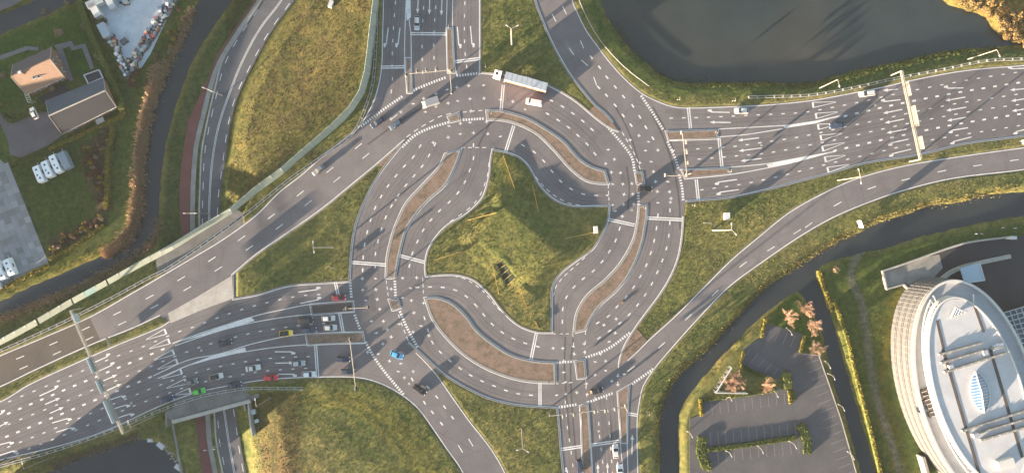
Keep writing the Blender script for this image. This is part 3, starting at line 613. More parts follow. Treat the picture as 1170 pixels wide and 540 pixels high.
for t_, h_, k in [((107,414),(126,405.5),'l'),((111.5,424),(131,415.5),'l'),((118,434.7),(134,427.5),'s'),((121.5,446),(139,438),'s'),((125,456.5),(143,450.5),'r'),((130,466.5),(148,461),'r'),((134.5,477),(152.5,471),'r'),
 ((45,452),(67,442),'l'),((51.5,461.5),(69,454),'s'),((57,471.7),(73,464.5),'s'),((59.5,482.7),(81,476.5),'r'),((64,493.2),(85,487),'r'),((-6,509),(15,503.5),'r'),((-2,520),(19,513.5),'r'),((-14,479),(6,470),'l'),((-5,489),(10,481),'s'),
 ((341,333.5),(366,330),'l'),((343,346.3),(367,341.5),'l'),((314,401.5),(337,401.5),'r'),((314.5,414.5),(336,414),'s'),((318,427),(339,427),'r'),
 ((1026,102),(1009,103.5),'s'),((1029,114),(1007,116.5),'r'),((1031,125),(1009,129.5),'s'),((1033,136),(1011,140.5),'s'),((1036,147.5),(1013,152),'s'),((1038,159),(1015,164),'l'),((1041,170.5),(1016,176.5),'l'),
 ((1101,100.5),(1079,101),'r'),((1103,111),(1080,115),'s'),((1104,122.5),(1081,126.5),'s'),((1104,134),(1082,138),'s'),((1106,146),(1084,149.5),'l'),((1110,156.5),(1086,162.5),'l'),((1176,101),(1154,103),'s'),((1177,112),(1155,115.5),'s'),((1178,123.5),(1156,127),'s'),((1180,146),(1158,151),'l'),((1172,78),(1152,79),'r'),
 ((834,128.5),(809,128),'r'),((835,140),(811,139.7),'s'),((867,157.5),(843,160.5),'s'),((870,169),(844,172.5),'s'),((870,181),(846,184),'s'),((842,205),(817,208.5),'l'),((844,216.5),(819,220),'l'),
 ((478,-4),(477,16),'s'),((491,-3),(490.5,17),'s'),((505,-2),(504.3,18),'s'),((443.5,32),(441,54),'r'),((457,32),(454.5,54),'r'),((522.5,31),(524.5,55),'l'),((537.5,30),(539.5,54),'l'),
 ((722,519),(722.5,496),'s'),((683.5,548),(683,529),'s'),((694.5,548),(694,528),'s'),((706,546),(705.5,526),'s'),((648,555),(648.5,534),'l')]: arrow(t_, h_, k)
# small crosses where lanes meet inside the junction
CR = [(472,118.7),(484,112.5),(498,107),(511,102.5),(522,100),(535.5,98),(552.5,97.5),(446.7,136),(458,128),(486,128),(498,121.7),(512,118),(523,115.5),(537,113),(553,112.5),(571.7,114),(586,116),(512,157),(526,153),(541,152),(557.5,153),(571.7,156),(495,163),(538,127),(537,140),(556,139),(526,141),(513,144),
 (698.5,196.7),(709,197.5),(700,210.3),(711.7,210.3),(722,209.7),(694,223),(713,222),(723,221.7),(699.7,234),(712.5,233.5),(724,233),(737.5,172),(751.7,171.5),(731,186),(744,184.7),(746.7,196),(749,207.5),(763,207.5),(751,218.7),(765,219),(751.7,231.5),(766,231),(766.7,226.7),(703,241),(711,247),(702,182),(695,171),(720,160),(730,155),(741,162),(692,187),
 (414,318),(429,318),(414.5,331),(429.5,330.5),(418,343),(431,341.7),(434,353),(424.5,366.7),(438,366.7),(447,384.5),(430,380),(437.5,392.5),(442.5,376),(456,370),(460,317.5),(476,317),(469,329),(484,346),(473,357),(481,372),(490,383),(472,379),(460,340),(447,330),(470,343),(432,404),(420,402),(445,412),(458,415),(472,424),(462,431),(455,424),
 (632,397.5),(643,397.5),(655,395.5),(667.5,392.5),(644,412),(644,425),(656,404),(668,402),(636,451),(646.7,450),(659,448),(646,436),(670,438),(680,428),(692,423),(686,404),(692,412),(680,413),(706,429),(699,435),(713,427),(690,371),(704,364),(696,390),(703,380),(671,450),(683,444.5),(706,439)]
# wheel paths polished into every lane
M['wheel_path'] = asphalt('wheel_path_asphalt', (.122, .114, .118), .05); zi = 0
for k, (p, per, L, w_) in LN.items():
    if k[0] in 'eik': continue
    for o_ in (-7.2, -3.4, 3.4, 7.2):
        if o_ < -4 and zi % 3: zi += 1; continue
        zi += 1; G_line('wheel_path', offset(spline(p, False, 6), o_), .0012+.00006*zi, .42, road, 'wheel_path')
M['patch'] = asphalt('patched_asphalt', (.118, .112, .116), .05); M['patch2'] = asphalt('pale_patched_asphalt', (.160, .150, .152), .05)
for i, (x, y, a_, l_, w_) in enumerate(((585,119,8,16,5),(712,205,80,14,5),(745,300,-72,22,5),(470,212,-48,18,5),(426,345,85,20,6),(540,415,40,18,5),(900,160,-8,26,5),(1050,110,-9,22,5.5),(250,372,-17,26,5),(120,450,-22,30,5),(690,480,88,16,4.5),(330,232,-37,30,6),(650,55,60,18,5),(860,305,-40,22,5),(610,152,40,14,5),(505,470,50,16,5),(770,128,5,20,5),(445,60,90,18,4.5))):
    v, c = Vector((math.cos(math.radians(a_)), math.sin(math.radians(a_)))), Vector((x, y)); n_ = Vector((-v.y, v.x)); struct('asphalt_patch', sheet_mb([[W2(c+v*l_/2*s1+n_*w_/2*s2) for s1, s2 in ((-1,-1),(1,-1.05),(1,1),(-1,.95))]], .0055), M['patch' if i % 3 else 'patch2'], road)
for x, y in ((467.5,438),(600,125),(722,240),(690,345),(452,228),(870,166),(1000,120),(230,400),(150,460),(545,350),(684,492),(640,70)):
    p = W(x,y); m = MB(); m.tube((p.x,p.y,.002),(p.x,p.y,.0145),.40,n=14); struct('manhole_cover', m, M['concrete'], road)
mA = MB()
for i, c in enumerate(CR):
    a = .25*math.sin(i*1.7); c = Vector(c)
    for d in (Vector((math.cos(a), math.sin(a))), Vector((-math.sin(a), math.cos(a)))):
        n_ = Vector((-d.y, d.x)); L = 1.9 if d.x > .5 or i % 3 else 1.1; m = mA; zz = .011 if d.x > .5 else .013
        m.quad(*[W(*(c+d*u+n_*v), zz) for u, v in ((-L, -.42), (-L, .42), (L, .42), (L, -.42))])
struct('crossing_ticks', mA, M['paint'], road)
# rubber tracks worn into the carriageway
M['rubber'] = asphalt('rubbered_asphalt', (.080,.077,.080), .05)
for p in ([(702,120),(718,150),(728,180),(731,205)], [(742,125),(757,155),(769,190),(776,230),(777,262)], [(746,122),(762,153),(774,186)], [(716,190),(719,215),(717,240)], [(655,386),(652,420),(654,470),(659,530)], [(646,384),(645,420),(651,500)], [(560,140),(545,170)], [(698,470),(699,520)], [(420,165),(455,140),(500,112)]): G_line('tyre_track', spline(p, False, 5), .003, .55, road, 'rubber')
# ------------------------------------------------------------------ vehicles
PAINT = {}
def pj(c, **k):
    key = (c, tuple(k.items()))
    if key not in PAINT: PAINT[key] = paintjob('vehicle_paint', c, **k)
    return PAINT[key]
_wheel = {}
def wheel_meshes(r, w):
    if (r, w) not in _wheel:
        t_ = MB(); t_.tube((0, -w/2, 0), (0, w/2, 0), r, n=14); q = MB(); q.tube((0, -w/2-.012, 0), (0, w/2+.012, 0), r*.62, n=8); _wheel[r, w] = (t_.mesh('tyre', M['tyre']), q.mesh('rim', M['steel']))
    return _wheel[r, w]
def wheels(root, xs, half, r=.32, w=.22):
    tm, rm = wheel_meshes(r, w)
    for x in xs:
        for s_ in (-1, 1):
            o = obj('wheel', tm, root, (x, s_*(half-w/2), r)); obj('rim', rm, o)
def loft(stations):
    """stations: (x, half width at floor, half width at waist, half width on top, z floor, z waist, z top)"""
    m = MB()
    for x, a, b_, c, z0, z1, z2 in stations: m.v += [(x, -a, z0), (x, -b_, z1), (x, -c, z2), (x, c, z2), (x, b_, z1), (x, a, z0)]
    for i in range(len(stations)-1):
        for k in range(6): j = (k+1) % 6; m.f.append((6*i+k, 6*i+j, 6*i+6+j, 6*i+6+k))
    n = len(stations)-1; m.f += [(5, 4, 3, 2, 1, 0)[::-1][::-1], tuple(6*n+k for k in range(6))]; return m
CARN = {}
def car(px, py, ang, paint, label, L=4.2, Wd=1.8, Ht=1.48, kind='hatch', roof=None, name='car', cat='car', group='cars on the junction roads'):
    """ang: direction of travel on the photo, degrees, 0 = right, 90 = up"""
    g = G(px, py); r = thing(name, label, cat, (g.x, g.y, max(g.z, .012)), math.radians(ang), group)
    h = Wd/2; f, b_ = L/2, -L/2; low = .24; hood = Ht*.60; dk_ = hood+.02
    # cabin stations by body kind: windscreen foot, roof front, roof rear, rear-window foot
    x1, x2, x3, x4 = {'hatch': (f*.42, f*.08, b_*.66, b_*.93), 'sedan': (f*.38, f*.04, b_*.42, b_*.68), 'estate': (f*.45, f*.12, b_*.80, b_*.95), 'van': (f*.68, f*.40, b_*.93, b_*.975), 'suv': (f*.45, f*.14, b_*.74, b_*.94)}[kind]
    bd = loft([(f, h*.62, h*.70, h*.60, low+.12, .48, hood*.74), (f*.93, h*.86, h*.90, h*.78, low, .52, hood*.86), (f*.72, h*.95, h*.99, h*.86, low, .56, hood*.95), (x1, h*.97, h, h*.88, low, .58, hood), (0, h*.97, h, h*.90, low, .58, dk_), (x4, h*.96, h*.99, h*.88, low, .58, dk_), (b_*.97, h*.90, h*.94, h*.80, low+.05, .56, dk_*.96), (b_, h*.78, h*.84, h*.70, low+.14, .54, dk_*.80)])
    part('body', bd, paint, r, smooth=False, fixn=True)
    hw, hr = h*.86, h*.68; zb, zt = dk_-.01, Ht-.03
    P_ = {'fl': (x1, hw, zb), 'fr': (x1, -hw, zb), 'rl': (x4, hw, zb), 'rr': (x4, -hw, zb), 'tfl': (x2, hr, zt), 'tfr': (x2, -hr, zt), 'trl': (x3, hr, zt), 'trr': (x3, -hr, zt)}
    m = MB(); xm = (x2+x3)/2; zc = Ht
    m.v = [(x2+.05, hr, zt), (x2+.05, -hr, zt), (x2-.15, hr*.9, zc), (x2-.15, -hr*.9, zc), (x3+.15, hr*.9, zc), (x3+.15, -hr*.9, zc), (x3-.05, hr, zt), (x3-.05, -hr, zt)]
    m.f = [(0, 2, 3, 1), (2, 4, 5, 3), (4, 6, 7, 5), (0, 6, 4, 2), (1, 3, 5, 7), (0, 1, 7, 6)]; part('roof', m, roof or paint, r, fixn=True)
    def pane(nm, *k, mt=M['glass']):
        m = MB(); m.quad(*[P_[i] for i in k]); part(nm, m, mt, r)
    pane('windscreen', 'fl', 'tfl', 'tfr', 'fr'); pane('rear_window', 'rr', 'trr', 'trl', 'rl')
    if kind == 'van':
        for s_, n1_, n2_, n3_, n4_ in ((1, 'fl', 'rl', 'trl', 'tfl'), (-1, 'rr', 'fr', 'tfr', 'trr')): pane('side_panel', n1_, n2_, n3_, n4_, mt=paint)
    else:
        pane('side_window', 'fl', 'rl', 'trl', 'tfl'); pane('side_window', 'rr', 'fr', 'tfr', 'trr')
    wheels(r, (f*.62, b_*.62), h*1.0)
    for s_ in (-1, 1):
        m = MB(); m.box((f*.955, s_*h*.62, hood*.80), (.24, .34, .13)); part('headlight', m, M['lamp_clear'], r)
        m = MB(); m.box((b_*.975, s_*h*.66, hood*.86), (.14, .32, .16)); part('tail_light', m, M['lamp_red'], r)
        m = MB(); m.box((x1-.12, s_*(h+.07), hood+.10), (.14, .20, .13)); part('wing_mirror', m, paint, r)
    return r
wht, sil, gry, nav, blk = pj((.52,.52,.52)), pj((.42,.44,.46), metal=.4), pj((.20,.21,.22)), pj((.022,.032,.07)), pj((.016,.016,.019))
car(477,27.5,-92,pj((.50,.53,.56), metal=.3),'silver hatchback stopped at the white double line on the northern approach',L=4.4)
car(610,117.5,170,wht,'white van driving just below the articulated lorry',L=5.0,Wd=1.95,Ht=2.0,kind='van',name='van',cat='van')
car(432,140.5,215,nav,'dark navy estate car leaving the junction, nearest the noise barrier',L=4.6,kind='estate')
car(453,143,213,pj((.06,.095,.14)),'blue-grey car with pale bonnet, beside the dark navy estate',L=4.4,kind='suv',Ht=1.65)
car(365,194.5,218,pj((.19,.21,.23),metal=.3),'silver car alone on the exit road beside the noise barrier',L=4.3)
car(846,127,180,wht,'white car with dark windscreen alone on the uppermost eastern lane',L=4.3)
car(989,107.5,188,wht,'long white estate car close to the guard rail left of the eastern sign gantry',L=4.9,kind='estate')
car(954,144,187,pj((.03,.05,.10)),'dark blue car crossing the tapering marks on the eastern approach',L=4.3)
car(736,216,-2,blk,'black car beside the small square island in the east of the junction',L=4.5,kind='suv',Ht=1.6)
car(388,339.5,4,pj((.16,.012,.016)),'dark red car on the stop line of the uppermost western lane',L=4.2)
car(376,363,3,wht,'white hatchback first in the queue, in the lane above the other white hatchback',L=4.2)
car(378,373.5,2,wht,'white hatchback first in the queue, just below the other white hatchback',L=4.2)
car(350.5,365,3,pj((.02,.019,.02)),'large black off-road car behind the upper white hatchback',L=4.7,Wd=1.95,kind='suv',Ht=1.8)
car(354,376.5,5,pj((.045,.06,.10)),'dark slate-blue estate behind the lower white hatchback',L=4.8,kind='estate')
car(328,380,6,pj((.80,.56,.03)),'yellow car with a black roof waiting at the back of the queue',L=4.2,roof=M['black'])
car(266,388,14,pj((.02,.028,.05)),'dark car alone in the middle lanes beside the white hatched wedge',L=4.3)
car(290.5,419.5,9,wht,'white saloon with dark rear window, between silver and black-roofed white cars',L=4.6,kind='sedan')
car(257.5,425,14,wht,'white car with a black roof in the lower western lanes',L=4.2,roof=M['black'])
car(230,431,17,pj((.15,.16,.16)),'dull grey car directly above the bright green car',L=3.9)
car(238,441.5,14,pj((.06,.44,.035)),'bright green hatchback near the guard rail',L=4.0)
car(276,435,12,pj((.02,.03,.055)),'dark navy saloon between the green and the red car',L=4.3,kind='sedan')
car(311,430.5,5,pj((.50,.02,.03)),'bright red car in the lowest western lane',L=4.4,kind='sedan')
car(342,414,4,sil,'silver car below the right-turn arrow of the lower western lanes',L=4.2)
car(354,426.5,2,pj((.62,.65,.68)),'silver-white car standing on the lower western stop line',L=4.3)
car(393,409.5,2,nav,'upper of two dark cars under the thin signal mast past the western stop line',L=4.1)
car(398,423.5,2,pj((.035,.05,.075)),'lower of two dark cars under the thin signal mast past the western stop line',L=4.3)
car(454,404.5,-22,pj((.09,.38,.66)),'light blue hatchback entering the south-western side of the junction',L=4.1)
car(480,444,-33,blk,'black car on the exit road in the south-west of the junction',L=4.5,kind='estate')
car(681,445.5,14,pj((.025,.025,.03)),'black car crossing just above the southern approach',L=4.2)
car(703,514,95,wht,'white car first behind the southern stop line',L=4.3)
car(708,537,95,pj((.66,.68,.70)),'white car cut by the bottom edge of the photo, second in the southern queue',L=4.3)
car(662,531,-84,nav,'dark blue car driving away from the junction beside the southern median',L=4.4,kind='estate')
car(201,451,20,pj((.02,.035,.09)),'dark blue car on the lowest lane left of the green car',L=4.3)
car(50.5,132.5,115,wht,'small white car parked on the driveway beside the barn',L=3.7,Wd=1.6,group='cars by the houses')
# box lorry
g = G(492.5,118.5); r = thing('box_lorry','small grey box lorry with white cab on the top of the junction','lorry',(g.x,g.y,.012),math.radians(197))
m = MB(); m.box((-.7,0,1.95),(4.1,2.1,2.2)); part('cargo_box', m, pj((.22,.23,.25)), r); m = MB(); m.box((-.4,0,.66),(5.0,1.0,.25)); part('chassis', m, M['black'], r)
part('cab', loft([(2.75,.85,.98,.80,.4,1.0,1.25),(2.45,.98,1.02,.86,.4,1.1,2.0),(1.9,.98,1.02,.9,.4,1.1,2.2),(1.45,.98,1.02,.9,.4,1.1,2.2)]), wht, r, fixn=True)
m = MB(); m.quad((2.78,-.75,1.3),(2.78,.75,1.3),(2.47,.78,1.98),(2.47,-.78,1.98)); part('windscreen', m, M['glass'], r); wheels(r,(1.9,-1.6),1.0,.38,.26)
# articulated lorry
g = G(594,94.5); a = math.radians(180-15.5); r = thing('articulated_lorry','articulated lorry with white cab and long white trailer with red side','lorry',(g.x,g.y,.012),a)
m = MB(); m.box((-1.9,0,2.55),(13.2,2.5,2.75)); part('trailer_box', m, pj((.36,.39,.43)), r)
for s_ in (-1, 1):
    m = MB(); m.box((-1.9,s_*1.262,2.2),(13.0,.02,1.7)); part('side_panel', m, pj((.60,.20,.12)), r)
    m = MB(); m.box((-1.9,s_*1.262,3.45),(13.0,.02,.75)); part('side_panel', m, pj((.70,.66,.60)), r)
    m = MB(); m.box((-2.6,s_*1.05,.75),(5.2,.06,.5)); part('side_guard', m, M['steel'], r)
for k in range(9):
    m = MB(); m.box((-8.2+k*1.55,0,3.935),(.10,2.42,.03)); part('roof_rib', m, M['steel'], r)
m = MB(); m.box((-1.5,0,1.0),(12.2,1.0,.3)); part('chassis', m, M['black'], r)
part('cab', loft([(8.3,1.05,1.22,1.0,.45,1.2,1.7),(8.15,1.2,1.24,1.05,.4,1.4,3.0),(7.4,1.2,1.24,1.1,.4,1.4,3.45),(6.0,1.2,1.24,1.12,.4,1.4,3.6)]), wht, r, fixn=True)
m = MB(); m.quad((8.34,-.98,1.75),(8.34,.98,1.75),(8.17,1.0,2.9),(8.17,-1.0,2.9)); part('windscreen', m, M['glass'], r)
m = MB(); m.box((7.3,0,3.56),(.8,.7,.05)); part('roof_hatch', m, M['glass'], r)
part('wind_deflector', loft([(7.0,.9,1.0,.9,3.4,3.45,3.5),(5.9,1.0,1.1,1.0,3.4,3.7,3.95)]), wht, r, fixn=True)
m = MB(); m.box((5.0,0,.9),(1.6,1.0,.4)); part('tractor_frame', m, M['black'], r)
wheels(r,(7.3,4.7,-4.6,-5.9,-7.2),1.25,.5,.32)
# caravans and campers
def caravan(px, py, ang, label, L=5.6, Wd=2.2, Ht=2.5, cover=None, low=True):
    g = G(px, py, low); r = thing('caravan', label, 'caravan', (g.x, g.y, g.z), math.radians(ang), 'caravans parked in rows')
    mt = cover or pj((.76,.77,.78)); h = Wd/2; f = L/2
    part('body', loft([(f,h*.85,h*.9,h*.7,.5,1.0,1.5),(f*.9,h*.95,h,h*.85,.42,1.2,Ht*.9),(f*.7,h,h,h*.9,.42,1.2,Ht),(-f*.75,h,h,h*.9,.42,1.2,Ht),(-f*.95,h*.97,h,h*.85,.42,1.2,Ht*.92),(-f,h*.9,h*.95,h*.75,.5,1.0,1.6)]), mt, r, fixn=True)
    if not cover:
        for x, y, sx, sy in ((f*.45,0,.55,.55),(-f*.15,.25,.45,.4),(-f*.55,-.2,.6,.5)): m = MB(); m.box((x,y,Ht+.04),(sx,sy,.09)); part('roof_hatch', m, M['window'], r)
        m = MB(); m.quad((f*.985,-h*.6,1.35),(f*.985,h*.6,1.35),(f*.915,h*.65,Ht*.85),(f*.915,-h*.65,Ht*.85)); part('front_window', m, M['window'], r)
        for s_ in (-1, 1): m = MB(); m.box((.2,s_*h,1.5),(1.2,.04,.55)); part('side_window', m, M['window'], r)
    m = MB(); m.beam((f,0,.5),(f+1.1,0,.5),.12,.1); part('drawbar', m, M['steel'], r); wheels(r,(-.1,),h,.33,.22); return r
caravan(49,199,112,'white caravan on the lawn, outermost on the left of the row of four')
caravan(58.5,193.5,113,'white caravan with blue-black roof hatches, second from the left on the lawn')
caravan(68,187.5,115,'longer white caravan on the lawn, beside the covered one',L=6.2)
caravan(78,183.5,116,'caravan under a silver-grey cover at the right end of the lawn row',L=6.0,Wd=2.5,cover=mat('silver_cover',(.20,.24,.28),.5,.2,1.5,0,.3))
caravan(15.5,304.5,112,'white caravan standing at the bottom of the slab-paved yard, furthest from the frame edge'); caravan(5,309,113,'white caravan on the slab-paved yard, middle of the three there',L=6.2); caravan(-2,321,113,'white caravan cut by the left edge of the photo on the slab-paved yard')
# ------------------------------------------------------------------ noise barrier, guard rails
BB = [(437,-40),(436,-20),(433,0),(429,40),(426,62),(423,85),(417,106),(405,125),(392,139.5),(370,158.5),(350,175.5),(325,197.5),(295,219.5),(266,243),(234,262.5),(199,284.5),(163,303.5),(123,325.5),(83,347.5),(43,371),(0,394.5),(-40,414.5)]
BT = [(430,-40),(429,-20),(426,0),(421,40),(419,60),(416,82),(410,103),(399,121),(386,134.5),(365,153.5),(345,170.5),(320,192),(290,214),(262,238),(230,257),(195,279),(160,298),(120,320),(80,341.5),(40,365),(0,387),(-40,407)]
M['screen'] = mat('pale_green_screen', (.30,.33,.285), .4, .12, .4)
M['screen2'] = mat('teal_screen_module', (.22,.33,.32), .4, .15, .6)
nb = thing('noise_barrier','pale green noise barrier of leaning panels between the road and the western grass','barrier',tuple(W(330,194)))
org = nb.location.copy(); pa = []; acc = 0
for i in range(len(BB)-1):
    L = math.hypot(BB[i+1][0]-BB[i][0], BB[i+1][1]-BB[i][1]); d = 0
    while d < L:
        u = d/L; pa.append((tuple(BB[i][k]*(1-u)+BB[i+1][k]*u for k in (0,1)), tuple(BT[i][k]*(1-u)+BT[i+1][k]*u for k in (0,1)))); d += 14.6-acc if d == 0 and acc else 14.6
    acc = 0
ZB = 3.4
for i in range(len(pa)-1):
    (b0, t0), (b1, t1) = pa[i], pa[i+1]
    if math.hypot(b1[0]-b0[0], b1[1]-b0[1]) < 3: continue
    q = [W(*b0,.05), W(*b1,.05), W(*t1,ZB), W(*t0,ZB)]; e = (q[1]-q[0]).normalized()*.07; n_ = (q[1]-q[0]).cross(q[3]-q[0]).normalized()*.06
    q = [q[0]+e, q[1]-e, q[2]-e, q[3]+e]; m = MB(); A = [tuple(v-org-n_) for v in q]; B = [tuple(v-org+n_) for v in q]; m.v = A+B
    m.f = [(3,2,1,0),(4,5,6,7),(0,1,5,4),(1,2,6,5),(2,3,7,6),(3,0,4,7)]
    part('panel', m, M['screen2'] if abs(b0[0]-108) < 8 else M['screen'], nb, fixn=True)
    m = MB(); m.beam(W(*b0,-.2)-org, W(*t0,ZB+.12)-org, .14, .22); part('post', m, M['steel'], nb)
def rail(px_line, label, double=False, low=False):
    ln = wl(spline(px_line, False, 8)); c = ln[len(ln)//2]; r = thing('guard_rail', label, 'guard rail', (c[0], c[1], 0)); 
    l = [(p[0]-c[0], p[1]-c[1]) for p in ln]
    for o_ in ((-.34, .34) if double else (0,)):
        m = MB(); m.curb(offset(l, o_), .09, .46, .76); part('rail', m, M['steel'], r)
    m0 = MB(); m0.box((0,0,.32),(.12,.70 if double else .14,.72)); pm = m0.mesh('post', M['steel'])
    pts = resample(l, 2.66)[:300]
    for p, t_ in pts: obj('post', pm, r, (p[0], p[1], gz(p[0]+c[0], p[1]+c[1])*(1 if gz(p[0]+c[0],p[1]+c[1]) > -1 else 0)), math.atan2(t_[1], t_[0]))
    return r
rail([(431.5,-30),(430.5,20),(430,50),(426.5,95),(420,118),(404,152),(367,180),(330,206),(290,238),(234,278.5),(190,308),(175,315),(125,342),(75,367),(25,390),(-30,414)],'long double guard rail between the noise barrier and the exit road',True)
rail([(-30,543),(0,532),(50,518),(100,501.5),(133,489),(167,475),(195,463.5),(233,451.5),(267,445),(283,443),(347,443)],'double guard rail along the lower edge of the western approach',True)
rail([(855,111.5),(876,111),(926,109),(976,100.5),(1016,91.5),(1076,80),(1126,70),(1168,68),(1210,66)],'long guard rail between the pond and the eastern approach',True)
rail([(659,-5),(666,12),(679,37),(691,54),(714,78),(741,99)],'guard rail on the outside of the slip road by the pond')
# ------------------------------------------------------------------ lamp posts
def lamp(base, top, heads, label, h=None, group='tall lamp posts round the junction', low=False, cat='lamp post', name='lamp_post'):
    """base, top: photo pixels of foot and tip; heads: pixels of the lamp heads"""
    g = G(*base, low); 
    if h is None:
        rb = math.hypot(base[0]-585, base[1]-270)*(HC-g.z)/HC; rt = math.hypot(top[0]-585, top[1]-270); h = HC*(1-rb/rt)
    zt = h if not low else g.z+h; tp = W(*top, zt)-g; r = thing(name, label, cat, tuple(g), 0, group)
    m = MB(); m.tube((0,0,-.3), tuple(tp), *((.26,.16) if h > 16 else (.17,.10) if h > 6 else (.07,.05)), 8); part('pole', m, M['cream'], r); m = MB(); m.tube((0,0,-.3),(0,0,.9),.17,.17,8); part('base_door', m, M['steel'], r)
    for hd in heads:
        e = W(*hd, zt+.25)-g; m = MB(); m.tube(tuple(tp), tuple(e), .07, .055, 6); a = part('arm', m, M['cream'], r)
        d = (e-tp); d.z = 0; d = d.normalized() if d.length > .01 else Vector((1,0,0)); m = MB(); m.box(tuple(e+d*.3+Vector((0,0,-.02))), ((.70,.28,.16) if h > 6 else (.5,.2,.12)), math.atan2(d.y,d.x)); part('lamp_head', m, M['white'], r)
    return r
lamp((1105,68),(1139,57),[(1142,63)],'cream lamp post with one arm leaning over the pond bank at the far right')
lamp((936,101),(957,91),[(959,97.5)],'cream lamp post with one arm on the pond bank left of the eastern gantry')
lamp((957,206),(983,202),[(981.5,195),(984,208)],'two-armed lamp post on the grass between the eastern approach and its slip road')
lamp((814,263),(836,262.5),[(836,257),(840,266.5)],'two-armed lamp mast on the triangular grass east of the junction',18)
lamp((381,282),(358,282.5),[(357.5,277.5),(358.5,286.5)],'two-armed lamp mast on the grass wedge west of the junction',18)
lamp((584.7,51),(584,33),[(580,30),(590,30)],'two-armed lamp mast on the grass north of the junction',18)
lamp((596.5,490),(597.5,512),[(592,513.5),(602,515)],'two-armed lamp mast on the grass south of the junction',18)
lamp((61,521),(27,535),[(25.5,530)],'lamp post on the grass below the western approach near the left edge')
lamp((176,475),(149,488),[(146.5,482)],'lamp post below the guard rail beside the western gantry foot')
lamp((309,454),(293,464),[(291.5,457)],'lamp post on the grass beside the end of the viaduct')
lamp((238,244),(217,243.5),[(211.5,243.5),(222,243.5)],'low lamp post over the red cycle path above the noise barrier',10,'lamp posts along the lower road',True)
lamp((254,109),(237,102),[(233,100.5),(241,104)],'lamp post over the red cycle path in the upper left',10,'lamp posts along the lower road',True)
lamp((255,505),(239,513.5),[(235,514),(243.5,513)],'lamp post over the cycle path below the viaduct',10,'lamp posts along the lower road',True)
for b_, t_, q in (((945,426),(952,429),'beside the branch canal, topmost on the car park edge'),((957,461),(963,464.5),'beside the branch canal, second down the car park edge'),((968,515),(974,520),'beside the branch canal, lowest on the car park edge'),((829,455),(834,453),'on the hedge at the top left of the lower car park'),((883,445),(887,449),'on the hedge at the top right of the lower car park'),((829,514),(834,517),'on the inner hedge of the lower car park, left end'),((865,508),(870,513),'on the inner hedge of the lower car park, middle'),((901,503),(908,507.5),'on the inner hedge of the lower car park, right end'),((898,374),(903,378),'at the top edge of the upper car park'),((942,412),(947,416),'at the right corner of the upper car park'),((785,492),(789,495),'at the left edge of the car park')):
    lamp(b_, t_, [(t_[0]+1.5, t_[1]+3)], 'small white lamp post '+q, 4.2, 'small lamp posts round the car park')
# ------------------------------------------------------------------ sign gantries
M['sign_cream'] = mat('cream_sign_back',(.20,.185,.155),.6,.08,.6)
def gantry(label, foot, top, end, signs, far_foot=None, z=6.6, side=1):
    g = G(*foot); r = thing('sign_gantry', label, 'sign gantry', tuple(g)); a, b_ = W(*top, z)-g, W(*end, z)-g
    m = MB(); m.tube((0,0,-4), tuple(a), .22, .2, 8); part('leg', m, M['cream'], r)
    if far_foot:
        f_ = G(*far_foot)-g; m = MB(); m.tube((f_.x,f_.y,-4), tuple(b_), .22, .2, 8); part('leg', m, M['cream'], r)
    m = MB(); d = (b_-a).normalized(); n_ = Vector((-d.y, d.x, 0))
    for s_, u in ((-.22,.3),(.22,.3),(-.22,-.4),(.22,-.4)): m.tube(tuple(a+n_*s_+Vector((0,0,u))), tuple(b_+n_*s_+Vector((0,0,u))), .11, n=6)
    L = (b_-a).length
    for k in range(int(L/1.6)):
        p, q = a+d*(k*1.6), a+d*(k*1.6+.8)
        m.tube(tuple(p-n_*.22+Vector((0,0,.3))), tuple(q+n_*.22+Vector((0,0,.3))), .05, n=4); m.tube(tuple(q+n_*.22+Vector((0,0,.3))), tuple(p+d*1.6-n_*.22+Vector((0,0,.3))), .05, n=4)
    part('truss_beam', m, M['cream'], r)
    m = MB(); m.beam(tuple(a+Vector((0,0,.36))), tuple(b_+Vector((0,0,.36))), .40, .05); part('walkway', m, M['cream'], r)
    for s0, s1, hh, mt in signs:
        p, q = W(*s0, z)-g, W(*s1, z)-g; c = (p+q)/2; w_ = (q-p).length; m = MB(); ang_ = math.atan2(d.y, d.x)
        m.box((c.x, c.y, z-g.z+.15), (w_, .22, hh), ang_); sg = part('sign_panel', m, M[mt], r)
        m = MB(); m.box((c.x+n_.x*side*.125, c.y+n_.y*side*.125, z-g.z+.15), (w_-.25, .02, hh-.25), ang_); part('sign_face', m, M['blue_sign'], sg)
    return r
gantry('long cream sign gantry spanning the eastern approach',(1017.5,86.5),(1030,81),(1052,182),[((1036,94),(1039.5,109.5),2.1,'sign_cream'),((1043,121),(1048.5,144),2.2,'sign_cream'),((1050.5,156),(1055,170),2.1,'sign_cream')],(1040,184.5),6.6,1)
gantry('long pale sign gantry spanning both carriageways in the west',(96,350.5),(81,354.5),(141,495),[((86,358),(89,368),2.4,'sign_back'),((101.5,409),(109,425),2.6,'sign_back'),((112,434),(118.5,448),2.6,'sign_back'),((120.5,457),(132,482),2.8,'sign_back')],(155,487.5),6.6,-1)
